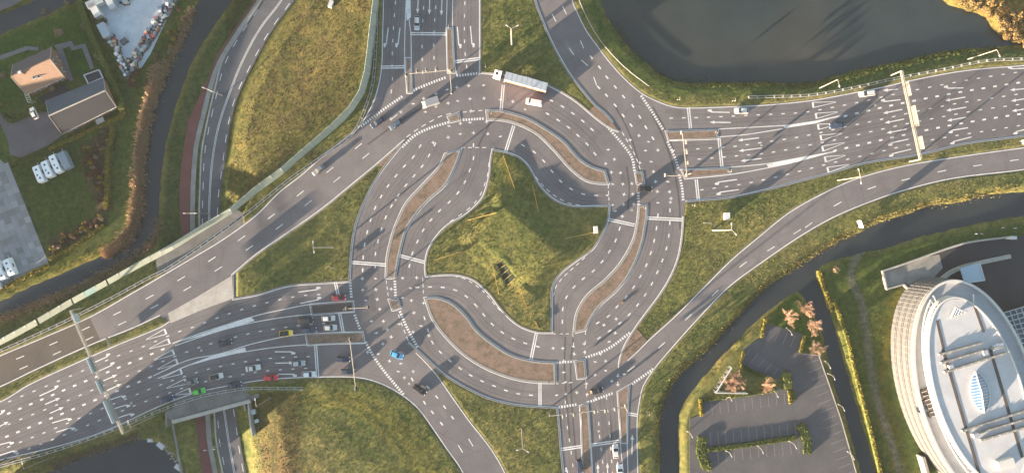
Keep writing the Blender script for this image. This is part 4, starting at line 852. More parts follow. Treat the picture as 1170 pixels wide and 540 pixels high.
# ------------------------------------------------------------------ traffic signals
def sig_head(mb_, c, ang_=0): mb_.box(c, (.45,.5,1.05), ang_)
def signal_arm(label, foot, ends, heads, z=5.6):
    """mast with horizontal arms; ends: polyline of arm pixels, heads: pixels of the signal heads"""
    g = G(*foot); r = thing('signal_mast', label, 'traffic signal', tuple(g), 0, 'traffic signals on overhead arms'); a0 = W(*ends[0][0], z)-g
    m = MB(); m.tube((0,0,0), (0,0,z-g.z), .2, .15, 8); part('mast', m, M['cream'], r)
    for l in ends:
        m = MB(); 
        for p, q in zip(l[:-1], l[1:]): m.tube(tuple(W(*p, z)-g), tuple(W(*q, z)-g), .13, .11, 6)
        part('arm', m, M['cream'], r)
    for h_ in heads:
        c = W(*h_, z-.35)-g; m = MB(); m.box(tuple(c), (.55,.7,1.1)); hd = part('signal_head', m, M['black'], r)
        m = MB(); m.box((c.x, c.y, c.z+.1), (.62,.95,1.45)); m.v = [(v[0]-.25*(1 if v[0] > c.x else 0), v[1], v[2]) for v in m.v]; part('backing_board', m, M['cream'], hd)
    return r
signal_arm('signal mast with arms over the northern approach',(513.5,83),[[(463,84.5),(490,82.5),(514,80)],[(514,80),(516,106)]],[(464,85.5),(476.5,81),(487,79.5),(498.5,78.5),(515.5,81),(516,105.5)])
signal_arm('signal mast with arms over the eastern approach',(785,199.5),[[(779.7,151.5),(785,201)],[(785,201),(760,200.5)]],[(779,151.5),(784.5,162.5),(785.5,174),(786.5,186),(785,200),(760.5,200)])
signal_arm('signal mast with an arm over the southern approach',(714,464),[[(629,474.5),(716,464.5)]],[(628.5,473),(643.5,475.5),(656,473.5),(680,470),(692,469),(703,467),(715,463.5)])
signal_arm('short cream signal arm at the upper western median',(397.5,351),[[(395.5,352.3),(420,351)]],[(420.5,350.5),(396,352)])
signal_arm('thin signal mast arm reaching down past the lower western lanes',(400,386.5),[[(399.5,386),(402,405),(406.5,443.5)]],[(400,387),(406.5,443)])
for p, q in (((554.5,77.5),'on the corner just left of the articulated lorry'),((790.5,234.5),'on the grass corner below the eastern approach'),((773.5,114.5),'on the kerb where the slip road joins the eastern approach'),((836,116),'on the pond-side kerb of the eastern approach'),((817,151.5),'at the right end of the upper eastern median'),((831.5,196),'at the right end of the lower eastern median'),((512.5,33),'on the northern median at the stop line'),((391.5,317),'on the grass corner above the dark red car'),((561,130),'at the left tip of the curved brick island in the north'),((445.5,314.5),'at the foot of the western S-shaped brick island'),((627,434),'at the right end of the large southern brick island'),((735,237),'at the head of the eastern S-shaped brick island'),((739,470),'on the canal-side grass by the southern approach'),((363,437),'on the grass below the lower western stop line'),((663.5,467),'on the southern median')):
    g = G(*p); r = thing('traffic_signal','small traffic signal post '+q,'traffic signal',tuple(g),0,'small traffic signal posts'); m = MB(); m.tube((0,0,-.1),(0,0,2.4),.08,.07,6); part('post', m, M['cream'], r)
    m = MB(); m.box((0,0,2.7),(.42,.5,1.0)); part('signal_head', m, M['black'], r); m = MB(); m.box((.16,0,2.75),(.12,.85,1.3)); part('backing_board', m, M['cream'], r)
# ------------------------------------------------------------------ yellow beams on the centre island, cabinets, signs
for (a, b_), q in ((((575,178),(588,215.5)),'long yellow beam near the northern tip of the centre island'),(((608.5,212),(615.5,243)),'yellow beam near the curved north-eastern edge of the centre island'),(((534.5,251.5),(567.5,243)),'yellow beam high on the western side of the centre island'),(((645.5,272.5),(680,265)),'yellow beam in front of the pale box on the east of the centre island'),(((620,304.5),(652,296.5)),'yellow beam in the south-east of the centre island'),(((496,297),(528,287)),'yellow beam at the western corner of the centre island'),(((563,303.5),(570,336)),'yellow beam just left of the dug pit'),(((593.5,327.5),(602,351.5)),'yellow beam just below the dug pit'),(((611,366),(615,374.5)),'shortest yellow beam, at the southern tip of the centre island')):
    A, B = G(*a), G(*b_); c = (A+B)/2; r = thing('yellow_beam', q, 'beam', tuple(c), 0, 'yellow steel beams on the centre island')
    m = MB(); m.beam(tuple(A-c+Vector((0,0,.55))), tuple(B-c+Vector((0,0,.55))), .18, .45); part('bar', m, M['yellow'], r)
    for k in (.06, .5, .94): p = A.lerp(B, k)-c; m = MB(); m.box((p.x, p.y, p.z+.1), (.2,.2,.8)); part('foot', m, M['yellow'], r)
M['pit_shade'] = mat('pit_shade_green',(.018,.030,.013),.9,.35,1.5,0,.3)  # dark green blocks stand in for the shade inside the slatted pit
A0, A1, B0, B1_ = (565,303), (573.5,297), (580,325.5), (588.5,317.5); g = G(576.5,311.5); r = thing('sunken_frame','dark sunken rectangle crossed by pale slats in the middle of the centre island','slatted pit',tuple(g))
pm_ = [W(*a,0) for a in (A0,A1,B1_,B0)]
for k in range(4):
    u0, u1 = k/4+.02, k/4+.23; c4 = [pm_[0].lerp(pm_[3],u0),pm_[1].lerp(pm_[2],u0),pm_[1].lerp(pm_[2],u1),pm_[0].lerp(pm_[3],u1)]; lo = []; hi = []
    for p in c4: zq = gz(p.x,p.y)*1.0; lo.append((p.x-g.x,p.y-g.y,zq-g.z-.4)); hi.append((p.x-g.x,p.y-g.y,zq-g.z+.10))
    m = MB(); m.v = lo+hi; m.f = [(0,1,5,4),(1,2,6,5),(2,3,7,6),(3,0,4,7),(4,5,6,7)]; part('pit_shade_slab', m, M['pit_shade'], r, fixn=True)
for k in range(5):
    u = k/4; p, q = [W(a[0]*(1-u)+b_[0]*u, a[1]*(1-u)+b_[1]*u, 0)-g for a, b_ in ((A0,B0),(A1,B1_))]; m = MB(); p.z, q.z = [gz(v.x+g.x,v.y+g.y)-g.z+.22 for v in (p,q)]; m.beam(tuple(p), tuple(q), .16, .14); part('slat', m, M['yellow'], r)
def cabinet(px, py, sx, sy, h, ang, label, mt='white', low=False, name='cabinet'):
    g = G(px, py, low); r = thing(name, label, 'cabinet', tuple(g), math.radians(ang)); m = MB(); m.box((0,0,h/2-.1),(sx,sy,h+.2)); part('housing', m, M[mt], r)
    m = MB(); m.box((0,0,h+.05),(sx+.15,sy+.15,.1)); part('lid', m, M[mt], r)
    for s_ in (-.25,.25): m = MB(); m.box((s_*sx,-sy/2-.02,h/2),(sx*.46,.04,h*.85)); part('door', m, M[mt], r)
cabinet(829,247,1.4,2.0,2.0,2,'bright white cabinet on the eastern grass triangle'); cabinet(680,262.5,1.1,2.1,1.9,4,'pale blue-white box on the eastern edge of the centre island'); cabinet(291,469,1.3,1.3,1.4,10,'larger white box by the end of the viaduct',low=False); cabinet(294.5,479.5,1.1,.9,1.1,20,'smaller white box by the end of the viaduct')
cabinet(379,6,1.1,2.0,1.4,-20,'small white box on the big western grass slope'); cabinet(1152,271.5,2.0,.9,2.2,0,'white box at the top of the dark ramp by the round building')
def board(px, py, w_, h, z0, ang, label, mt='cream'):
    g = G(px, py); r = thing('road_sign', label, 'road sign', tuple(g), math.radians(ang), 'road sign boards')
    for s_ in (-.35,.35): m = MB(); m.tube((s_*w_,0,-.2),(s_*w_,0,z0+h),.07,n=6); part('post', m, M['steel'], r)
    m = MB(); m.box((0,-.1,z0+h/2),(w_,.1,h)); part('sign_panel', m, M[mt], r)
board(979.5,256,2.4,2.6,.9,-70,'white sign board on the canal-side grass below the slip road','white'); board(807.5,254.5,2.6,1.0,.8,-5,'low cream sign board on the eastern grass triangle'); board(380,305,2.4,1.0,.8,-20,'low sign board on the western grass wedge'); board(127.5,389,3.0,1.2,1.0,-65,'cream sign board on the narrow median left of the paved gore'); board(1166,163,1.4,1.0,1.0,-60,'white sign board between the two eastern carriageways','white')
# ------------------------------------------------------------------ planting
def leaf_mat(name, c, c2, sss=.0):
    m, t, b = newmat(name); o = t.nodes.new('ShaderNodeObjectInfo'); n = noise(t, 1.3, 3, .6)
    a = mix(t, ramp(t, n, [(.3, c), (.7, c2)]), ramp(t, o.outputs['Random'], [(0, (.75,.8,.8)), (1, (1.2,1.1,1))]), 1.0, 'MULTIPLY')
    lk(t, a, b.inputs['Base Color']); b.inputs['Roughness'].default_value = .8; b.inputs['Specular IOR Level'].default_value = .2; return m
M['bark'] = mat('bark', (.13,.095,.065), .95, .3, 2.0)
M['leaf_g'] = leaf_mat('hedge_leaf', (.050,.075,.018), (.115,.13,.030)); M['leaf_y'] = leaf_mat('yellow_leaf', (.15,.12,.02), (.26,.21,.035))
M['leaf_o'] = leaf_mat('autumn_leaf', (.15,.105,.042), (.23,.165,.072)); M['leaf_b'] = leaf_mat('brown_leaf', (.095,.050,.032), (.15,.085,.05)); M['leaf_t'] = leaf_mat('dry_leaf', (.17,.13,.09), (.26,.20,.14))
M['twig'] = leaf_mat('reddish_twig', (.30,.195,.14), (.42,.29,.21)); M['reed_g'] = leaf_mat('green_reed',(.13,.115,.04),(.22,.18,.065)); M['reed'] = leaf_mat('reed_straw', (.29,.225,.155), (.41,.32,.225))
def leaf_cloud(rx, ry, rz, n, size, seed, zc=None, clumps=7):
    g = np.random.default_rng(seed); C = g.normal(size=(clumps,3)); C /= np.linalg.norm(C,axis=1)[:,None]; C *= g.uniform(.25,.68,(clumps,1)); V=[]; F=[]
    zc = rz if zc is None else zc
    for i in range(n):
        c = C[i % clumps]; d = g.normal(size=3); d /= np.linalg.norm(d); p = c+d*(g.uniform(.6,1)**.5)*.42; p = p*np.array([rx,ry,rz]); p[2] = max(p[2], -zc*.92)
        nrm = d+g.normal(size=3)*.6; nrm /= np.linalg.norm(nrm); u = np.cross(nrm,g.normal(size=3)); u /= np.linalg.norm(u); w = np.cross(nrm,u); s = size*g.uniform(.6,1.3); p[2] += zc
        b = len(V); V += [tuple(p+u*s),tuple(p+w*s*.6),tuple(p-u*s),tuple(p-w*s*.6)]; F.append((b,b+1,b+2,b+3))
    m = MB(); m.v = V; m.f = F; return m
def shrub_proto(name, label, cat, mt, rx, rz, n, size, seed, group):
    r = thing(name, label, cat, (0,0,-500), 0, group); part('foliage', leaf_cloud(rx,rx*.92,rz,n,size,seed), M[mt], r)
    m = MB()
    for k in range(5): a = k*1.257+seed; m.tube((0,0,-.2),(math.cos(a)*rx*.45,math.sin(a)*rx*.45,rz*1.1),.06,.02,5)
    part('stem', m, M['bark'], r); return r
used = {}
def plant(proto, px, py, label, sc=1.0, low=False, group=None):
    g = G(px, py, low); rz = random.uniform(0,6.28); g.z -= .05
    if proto.name not in used: used[proto.name] = 1; proto.location = g; proto.rotation_euler = (0,0,rz); proto.scale = (sc,)*3; proto['label'] = label; return proto
    return clone(proto, tuple(g), rz, label, group, (sc,)*3)
# autumn bushes on the spit in the pond
BN = ['at its western tip','second from its western tip, cut by the frame','third along the top edge','small one near the tip on the water side','on the shore below the third of the top edge','fourth along the top edge','on the narrow shore right of the tip','inland behind the narrow shore','small one at the inner bend of the shore','at the inner bend, sticking out over the water','just right of the inner bend','small one on the southern shore','second on the southern shore','third on the southern shore','fourth on the southern shore','in the middle of the thicket','right of the middle near the frame edge','highest at the right frame edge','lowest at the right frame edge','inland at the upper middle']
pos = [(1084,-2,1.0),(1096,3,1.1),(1110,2,1.2),(1104,10,.8),(1118,10,1.2),(1128,4,1.2),(1130,17,1.1),(1142,10,1.2),(1140,24,1.0),(1141,34,1.1),(1150,28,1.2),(1147,42,1.0),(1156,36,1.2),(1158,47,1.1),(1166,44,1.2),(1160,22,1.3),(1168,30,1.3),(1172,18,1.2),(1172,52,1.0),(1152,18,1.1)]
pr = shrub_proto('autumn_bush','','bush','leaf_o',1.9,1.5,760,.20,3,'golden bushes on the spit in the pond'); pr2 = shrub_proto('autumn_bush','','bush','leaf_o',2.0,1.35,760,.20,8,'golden bushes on the spit in the pond')
for i, (x, y, s_) in enumerate(pos): plant((pr,pr2)[i%2], x, y, 'golden bush on the pond spit, '+BN[i], s_)
ps = shrub_proto('pale_shrub','','shrub','leaf_t',1.3,1.0,320,.16,44,'pale shrubs by the eastern canal')
plant(ps,953,307,'pale bare shrub on the canal corner above the round building',1.15); plant(ps,711,344,'small pale shrub at the southern end of the eastern grass triangle',.6)
# bare reddish trees by the car park
def bare_tree(seed, R_=3.1, H_=4.6):
    g = random.Random(seed); r = thing('bare_tree','','tree',(0,0,-500),0,'bare reddish trees by the car park'); tr = MB(); tr.tube((0,0,-.3),(0,0,1.1),.16,.12,7); lm = MB(); tw = MB(); tips = []
    for i in range(11):
        a = i*2*math.pi/11+g.uniform(-.2,.2); e = g.uniform(.45,1.25); L = R_*g.uniform(.75,1.05); p0 = Vector((0,0,1.0)); d = Vector((math.cos(a)*math.cos(e),math.sin(a)*math.cos(e),math.sin(e)))
        p1 = p0+d*L*.5; p2 = p1+(d+Vector((g.uniform(-.2,.2),g.uniform(-.2,.2),.15))).normalized()*L*.55; lm.tube(tuple(p0),tuple(p1),.075,.05,5,False); lm.tube(tuple(p1),tuple(p2),.05,.02,5,False)
        for k in range(24):
            t_ = g.uniform(.3,1.0); b_ = p0.lerp(p1,t_*2) if t_ < .5 else p1.lerp(p2,t_*2-1); q = (d+Vector((g.gauss(0,.6),g.gauss(0,.6),g.gauss(.1,.5)))).normalized(); e_ = b_+q*g.uniform(.5,1.15); tw.tube(tuple(b_),tuple(e_),.030,.014,3,False)
            for _ in range(3): f_ = b_.lerp(e_,g.uniform(.3,.9)); tw.tube(tuple(f_),tuple(f_+(q+Vector((g.gauss(0,.8),g.gauss(0,.8),g.gauss(0,.8)))).normalized()*g.uniform(.25,.6)),.020,.011,3,False)
    part('trunk', tr, M['bark'], r); part('limbs', lm, M['twig'], r); part('twigs', tw, M['twig'], r); return r
bt = [bare_tree(1), bare_tree(2), bare_tree(5)]
for i, (x, y, s_, q) in enumerate([(899,361,1,'leftmost of the three on the green tip beside the canal'),(917,351,1.08,'topmost of the three on the green tip beside the canal'),(926,371,1.05,'lowest of the three on the green tip beside the canal'),(929,397,1.0,'at the right corner of the upper car park'),(838,428,.95,'inside the white triangular frame, upper of two'),(832,437,1.0,'inside the white triangular frame, lower of two'),(842,437,.9,'inside the white triangular frame, right-hand one'),(874,438,.92,'on the green triangle between the two car parks')]):
    plant(bt[i%3], x, y, 'bare reddish tree '+q, s_*1.02)
gb = shrub_proto('garden_tree','','tree','leaf_t',1.6,1.6,520,.19,13,'garden trees and bushes'); plant(gb,72,38,'round pale dry tree on the lawn above the house with the orange roof',1.25,True)
for x, y, s_, q in ((54,15,.8,'beside the top canal, left one'),(80,4,.8,'beside the top canal, right one'),(98,33,.8,'against the long hedge below the white yard'),(112,66,.7,'small and reddish against the long hedge'),(6,88,.9,'at the left frame edge near the orange roof'),(62,101,.8,'between the house and the barn'),(2,120,.9,'at the left frame edge beside the driveway')): plant(gb,x,y,'small dry garden bush '+q,s_,True)
sb = [shrub_proto('bed_shrub','','shrub',k,.85,.62,150,.17,20+i,'shrubs in the planted beds') for i, k in enumerate(('leaf_b','leaf_y','leaf_t','leaf_g','leaf_b'))]
def inside(p, poly):
    c = False
    for i in range(len(poly)):
        a, b_ = poly[i-1], poly[i]
        if (a[1] > p[1]) != (b_[1] > p[1]) and p[0] < (b_[0]-a[0])*(p[1]-a[1])/(b_[1]-a[1])+a[0]: c = not c
    return c
def bed(poly, n, lab, weights=(4,3,3,1,4)):
    k = 0; xs = [p[0] for p in poly]; ys = [p[1] for p in poly]; tries = 0
    while k < n and tries < 4000:
        tries += 1; p = (random.uniform(min(xs),max(xs)),random.uniform(min(ys),max(ys)))
        if inside(p, poly):
            j = random.choices(range(5), weights)[0]; c_ = ('brown','yellow-leaved','dry tan','dark green','brown')[j]; plant(sb[j],p[0],p[1],c_+' shrub in the '+lab,random.uniform(.7,1.35),True); k += 1
bed([(94,170),(127,145),(131,160),(125,200),(124,240),(114,246),(98,196)],70,'triangular planted bed right of the caravan lawn'); bed([(54,277),(88,258),(117,245),(122,252),(85,274),(60,290)],46,'long planted bed below the caravan lawn'); bed([(146,76),(160,80),(160,100),(148,98)],12,'corner between the white yard and the long hedge',(5,1,2,1,5)); bed([(168,88),(178,62),(194,28),(206,6),(212,14),(200,52),(184,84),(172,112)],40,'rough strip between the white yard and the canal',(3,2,5,2,3))
# clipped hedges: boxes with leafy skins
def hedge(px_line, w_, h, label, low=False, mt='leaf_g', group='clipped hedges', dens=26, z=None):
    ln = [G(*p, low) for p in spline(px_line, False, 10)]; c = ln[len(ln)//2].copy(); r = thing('hedge', label, 'hedge', tuple(c), 0, group); l = [(p.x-c.x,p.y-c.y) for p in ln]
    zs = min(p.z for p in ln)-c.z; m = MB(); m.curb(l, w_*.86, zs-.3, h*.92); part('core', m, M['leaf_g'], r)
    V = []; F = []; g = np.random.default_rng(len(px_line)*7+int(px_line[0][0])); tot = sum(math.hypot(a[0]-b_[0],a[1]-b_[1]) for a, b_ in zip(l[:-1],l[1:])); pts = resample(l, max(.02,1/dens))[:9000]
    for (x, y), t_ in pts:
        for _ in range(2):
            o_ = g.uniform(-.5,.5)*w_; side = g.random() < .45; zz = h*g.uniform(.88,1.16) if not side else g.uniform(.1,1)*h
            if side: o_ = w_*.5*(1 if g.random() < .5 else -1)*g.uniform(.85,1.08)
            p = np.array([x-t_[1]*o_,y+t_[0]*o_,zz]); d = g.normal(size=3); d /= np.linalg.norm(d); u = np.cross(d,g.normal(size=3)); u /= np.linalg.norm(u); w = np.cross(d,u); s = .19*g.uniform(.6,1.5); b = len(V)
            V += [tuple(p+u*s),tuple(p+w*s*.7),tuple(p-u*s),tuple(p-w*s*.7)]; F.append((b,b+1,b+2,b+3))
    m = MB(); m.v = V; m.f = F; part('leaves', m, M[mt], r); return r
hedge([(91,-10),(98,16),(106,38),(116,62),(126,86),(134,105),(142,126)],2.0,2.0,'long tall hedge between the gardens and the white yard',True,dens=18)
hedge([(142,126),(141,133),(120,142),(72,165),(58,171)],1.0,1.1,'low yellowish hedge running along the barn',True,'leaf_y'); hedge([(131,146),(127,165),(125,185),(124.5,205),(123,236)],1.2,1.3,'yellow-green hedge at the right edge of the shrub bed',True,'leaf_y')
hedge([(58,296),(82,284),(100,272),(121,257)],1.0,1.1,'yellow-green hedge below the long shrub bed',True,'leaf_y'); hedge([(58,302),(42,309),(22,320),(0,331)],1.1,1.0,'low hedge at the bottom of the slab-paved yard',True,'leaf_y'); hedge([(14,190),(40,176),(56,171)],.8,.9,'thin hedge above the caravan lawn',True); hedge([(6,131),(14,139),(40,128),(52,122)],1.2,1.2,'hedge between the house garden and the driveway',True)
hedge([(804,455.5),(845,450.5),(886,444.5)],1.1,.9,'straight hedge along the top of the lower car park'); hedge([(801,474),(799.5,455)],.9,1.0,'short hedge at the upper left corner of the lower car park',mt='leaf_y'); hedge([(807,513),(860,506),(910,498.5)],1.3,.9,'straight hedge dividing the rows of the lower car park'); hedge([(802,498),(800,515),(806,531),(812,531)],3.0,.8,'wide hedge island at the left end of the dividing hedge'); hedge([(913,484),(919,495),(922,508),(921,517)],2.6,.8,'wide hedge island at the right end of the dividing hedge'); hedge([(898,425),(899,435),(900,443)],2.6,.8,'wedge of clipped green hedge between the two car parks'); hedge([(904,446),(907,456)],1.4,.8,'lower tip of the clipped wedge between the two car parks'); hedge([(900.5,445),(902,460)],.8,1.0,'short yellow hedge on the green triangle between the car parks',mt='leaf_y'); hedge([(918,383),(913.5,400),(915.5,403)],.7,1.0,'short yellow hedge at the right of the upper car park',mt='leaf_y'); hedge([(874,364),(869,385)],1.0,1.0,'short yellow hedge at the left of the upper car park',mt='leaf_y'); hedge([(846,417),(866,427),(886,434)],1.0,.9,'hedge along the lower left of the upper car park'); hedge([(849,401),(845,416)],.8,.9,'tiny hedge at the left corner of the upper car park',mt='leaf_y')
hedge([(952,345),(960,365),(968,390),(976,425),(988,470),(1004,540),(1012,580)],.9,1.1,'long narrow hedge on the bank between the branch canal and the round building',mt='leaf_y',dens=14); hedge([(934,309),(944,338),(951,356)],.9,.9,'short hedge on the canal corner above the round building',mt='leaf_y')
# reed beds: thousands of stems, one object each
def reeds(px_line, wpx, n, label, low=True, h=1.9, seed=1, mt='reed'):
    g = np.random.default_rng(seed); ln = spline(px_line, False, 6); pts = resample(ln, 1.0); V=[]; F=[]
    for i in range(n):
        (x, y), t_ = pts[int(g.integers(len(pts)))]; o_ = g.normal()*wpx*.42*(.7+.6*vnoise(np.array(x*.12),np.array(y*.12),3)); x += -t_[1]*o_+g.uniform(-.5,.5); y += t_[0]*o_+g.uniform(-.5,.5)
        v = W(x,y,ZL if low else -.5); z = float(gi(v.x,v.y,Zt)); z = max(z,(ZW if low else -1)-.3); hh = h*g.uniform(.55,1.1); a = g.uniform(0,6.28); w = .07; dx, dy = g.normal()*.28*hh, g.normal()*.28*hh; b = len(V)
        V += [(v.x-w*math.cos(a),v.y-w*math.sin(a),z),(v.x+w*math.cos(a),v.y+w*math.sin(a),z),(v.x+dx+w*.9*math.cos(a),v.y+dy+w*.9*math.sin(a),z+hh),(v.x+dx-w*.9*math.cos(a),v.y+dy-w*.9*math.sin(a),z+hh)]; F.append((b,b+1,b+2,b+3))
    m = MB(); m.v = V; m.f = F; o = obj('reed_bed', m.mesh('reed_bed', M[mt])); o['kind'] = 'stuff'; tag(o,label,'reeds'); return o
reeds([(184,76),(178,98),(170,125),(164,155),(160,190),(158,225),(154,255),(146,272),(128,286),(118,290)],8,9500,'orange-brown reed bed along the western canal',seed=2); reeds([(181,250),(178,268),(168,282),(150,294),(125,310),(104,322),(75,335),(45,346),(15,358),(-10,368)],7,4200,'thin brown reeds on the embankment side of the western canal',h=1.3,seed=3); reeds([(220,10),(208,40),(196,66),(186,80)],6,1500,'reeds near the top of the western canal',h=1.4,seed=4)
reeds([(60,534),(90,521),(117,512),(145,502),(160,498)],5,1400,'pale reeds round the lower left pond',h=1.0,seed=5); reeds([(1160,215),(1091,229),(1061,233),(1036,242),(1000,252),(978,264),(931,289),(900,309),(876,324),(834,369),(806,400),(779,422),(763,446),(754,475),(753,530)],6,3000,'yellow reeds along the upper bank of the eastern canal',False,.7,6,'reed_g')
reeds([(700,22),(716,44),(740,70),(764,88),(800,94),(876,96),(940,94),(1010,76),(1091,60),(1140,56)],6,2600,'green reeds along the pond bank',False,.8,7,'leaf_g')
# rough grass on every verge: tufts
nT = 330000; tx = RNG.uniform(-163,163,nT); ty = RNG.uniform(-77,77,nT); sdR = gi(tx,ty,sd_road); zt_ = gi(tx,ty,Zt); rough_w = np.clip((gi(tx,ty,Cv[...,0])-.048)/.03,0.05,1); wmin = np.max([gi(tx,ty,wat[k]) for k in "pcltb"],0)
keep = (sdR < -.5)&(wmin < -.5)&(RNG.random(nT) < rough_w*np.clip(.25+1.3*fbm(tx,ty,4,3),0,1))
EXC = [([(-60,180),(10,185),(42,270),(58,302),(22,320),(-60,345)],ZL),([(14,190),(80,160),(128,140),(133,160),(124,246),(117,250),(50,295),(42,270)],ZL),([(100,-20),(215,-20),(165,95),(142,95)],ZL),([(0,120),(52,120),(75,155),(30,182),(0,165)],ZL),([(-60,60),(92,-10),(142,125),(140,135),(60,172),(0,180),(-60,180)],ZL),([(200,-60),(380,-60),(340,0),(292,76),(266,150),(255,250),(205,300),(205,200),(240,80)],ZL),([(196,478),(286,455),(292,600),(200,600)],ZL),([(1000,250),(1300,230),(1300,640),(1000,640),(1010,400)],0),([(776,470),(845,400),(876,366),(920,380),(950,440),(1000,600),(776,600)],0),([(186,290),(264,240),(290,450),(196,482)],0),([(188,357),(268,313),(270,342),(192,372)],0)]
for poly, z_ in EXC: keep &= sdf(tx,ty,[wl(poly,z_)]) < 0
tx, ty, zt_ = tx[keep], ty[keep], zt_[keep]; n = len(tx); hT = RNG.uniform(.05,.17,n)*(.6+.8*fbm(tx,ty,6,12)); wT = RNG.uniform(.10,.24,n); tc = 1.12*np.stack([gi(tx,ty,Cv[...,k]) for k in range(3)],1)*RNG.uniform(.8,1.35,(n,1))*np.array([1.08,1.05,1.05])
VV = []; FF = []; CC = []
for q in range(2):
    a = RNG.uniform(0,6.28,n); dx, dy = np.cos(a)*wT, np.sin(a)*wT; lx, ly = RNG.normal(0,.12,n), RNG.normal(0,.12,n); o0 = q*n*3
    V = np.stack([np.stack([tx-dx,ty-dy,zt_-.03],1),np.stack([tx+dx,ty+dy,zt_-.03],1),np.stack([tx+lx,ty+ly,zt_+hT],1)],1).reshape(-1,3); VV.append(V); FF.append(np.arange(n*3).reshape(-1,3)+o0); CC.append(np.repeat(tc,3,0))
def tuft_mat():
    m, t, b = newmat('grass_blades'); a = t.nodes.new('ShaderNodeAttribute'); a.attribute_name = 'cover'; lk(t,a.outputs['Color'],b.inputs['Base Color']); b.inputs['Roughness'].default_value = .9; b.inputs['Specular IOR Level'].default_value = .1; return m
gr = obj('grass', np_mesh('grass', np.concatenate(VV), np.concatenate(FF), tuft_mat(), np.concatenate(CC))); gr['kind'] = 'stuff'; tag(gr,'rough tufted grass on the verges and islands','grass')
# ------------------------------------------------------------------ houses
M['tile_orange'] = mat('orange_roof_tile', (.24,.150,.100), .8, .12, .8, 0, .2); M['tile_shaded'] = mat('shaded_roof_tile', (.10,.085,.085), .8, .15, .6, 0, .2); M['slate'] = mat('slate_roofing', (.075,.088,.108), .9, .12, .5, 0, .1); M['wall_br'] = mat('house_brick', (.20,.115,.085), .9, .2, .8)
def gable(name, label, ue, le, ridge_h, eave_h, wall_m, roof_a, roof_b, over=.35):
    """ue / le: two photo points of the far and near eaves; z given above the low ground"""
    zb = G((ue[0][0]+le[1][0])/2,(ue[0][1]+le[1][1])/2,True).z; ze = zb+eave_h; P = [W(*p, ze) for p in (ue[0],ue[1],le[1],le[0])]; c = sum(P, Vector())/4; c.z = zb; r = thing(name, label, 'house', tuple(c)); P = [p-c for p in P]
    R0 = (P[0]+P[3])/2; R1 = (P[1]+P[2])/2; R0.z = R1.z = ridge_h; ax = (R1-R0).normalized(); sd_ = (P[0]-P[3]); sd_.z = 0; sd_.normalize()
    Q = [P[0]+ax*over-sd_*over, P[1]-ax*over-sd_*over, P[2]-ax*over+sd_*over, P[3]+ax*over+sd_*over]; A, B = R0+ax*over, R1-ax*over; e = eave_h
    m = MB(); f = lambda p, z: (p.x,p.y,z)
    m.v = [f(q,-.4) for q in Q]+[f(q,e) for q in Q]+[f(A,ridge_h-.12),f(B,ridge_h-.12)]; m.f = [(0,1,5,4),(2,3,7,6),(1,2,6,9,5),(3,0,4,8,7)]; part('wall', m, wall_m, r, fixn=True)
    for nm_, a_, b_, mt in (('far',P[0],P[1],roof_a),('near',P[3],P[2],roof_b)):
        m = MB(); up = Vector((0,0,.16)); n_ = 12; lo0, lo1 = a_.copy(), b_.copy(); k0 = -.0
        v = [lo0,lo1,R1,R0]; m.v = [tuple(q) for q in v]+[tuple(q+up) for q in v]; m.f = [(3,2,1,0),(4,5,6,7),(0,1,5,4),(1,2,6,5),(2,3,7,6),(3,0,4,7)]; rp = part('roof_slope', m, mt, r, fixn=True)
        rw = MB()
        for i in range(1, n_): t_ = i/n_; rw.beam(tuple(lo0.lerp(R0,t_)+up*1.05), tuple(lo1.lerp(R1,t_)+up*1.05), .12, .05)
        part('tile_courses', rw, mt, rp)['kind'] = 'stuff'
    m = MB(); m.beam(tuple(R0+Vector((0,0,.2))), tuple(R1+Vector((0,0,.2))), .35, .14); part('ridge', m, M['concrete'] if roof_a is M['slate'] else roof_b, r)
    for u, v in ((P[0],R0),(R0,P[3]),(P[1],R1),(R1,P[2])): m = MB(); m.beam(tuple(u+Vector((0,0,.14))), tuple(v+Vector((0,0,.14))), .14, .2); part('barge_board', m, M['cream'], r)
    m = MB(); m.beam(tuple(P[3]+Vector((0,0,-.05))), tuple(P[2]+Vector((0,0,-.05))), .18, .14); part('gutter', m, M['white'], r)
    return r, P, R0, R1, ax, sd_, Q
r, P, R0, R1, ax, sd_, Q = gable('house','brick house with an orange tiled roof, its rear slope coloured dark as in shade',((15,74),(59,54)),((30,108),(74,88.5)),6.8,3.0,M['wall_br'],M['tile_shaded'],M['tile_orange'])  # rear slope gets a darker tile colour that paints in its shaded side
def on_slope(u, v, dz=.2): return P[3].lerp(P[2],u).lerp(R0.lerp(R1,u),v)+Vector((0,0,dz))
rz_ = math.atan2(ax.y,ax.x)
for u, v in ((.42,.55),(.53,.50)):
    c = on_slope(u,v,.26); m = MB(); m.beam(tuple(on_slope(u-.035,v,.28)),tuple(on_slope(u+.035,v,.28)),1.25,.12); k_ = part('roof_window', m, M['white'], r); m = MB(); m.beam(tuple(on_slope(u-.025,v,.36)),tuple(on_slope(u+.025,v,.36)),.95,.04); part('pane', m, M['window'], k_)
c = on_slope(.27,.92,.7); m = MB(); m.box(tuple(c),(.9,.75,1.6),rz_); k_ = part('chimney', m, M['wall_br'], r); m = MB(); m.box((c.x,c.y,c.z+.84),(1.0,.85,.10),rz_); part('chimney_cap', m, M['white'], k_)
for t_, z_ in ((.30,1.2),(.70,1.2),(.5,4.4)):
    p = Q[1].lerp(Q[2],t_)+ax*.03; m = MB(); m.box((p.x,p.y,z_),(.08,1.3,1.2),rz_); k_ = part('window', m, M['white'], r); m = MB(); p += ax*.05; m.box((p.x,p.y,z_),(.05,1.05,.95),rz_); part('pane', m, M['window'], k_)
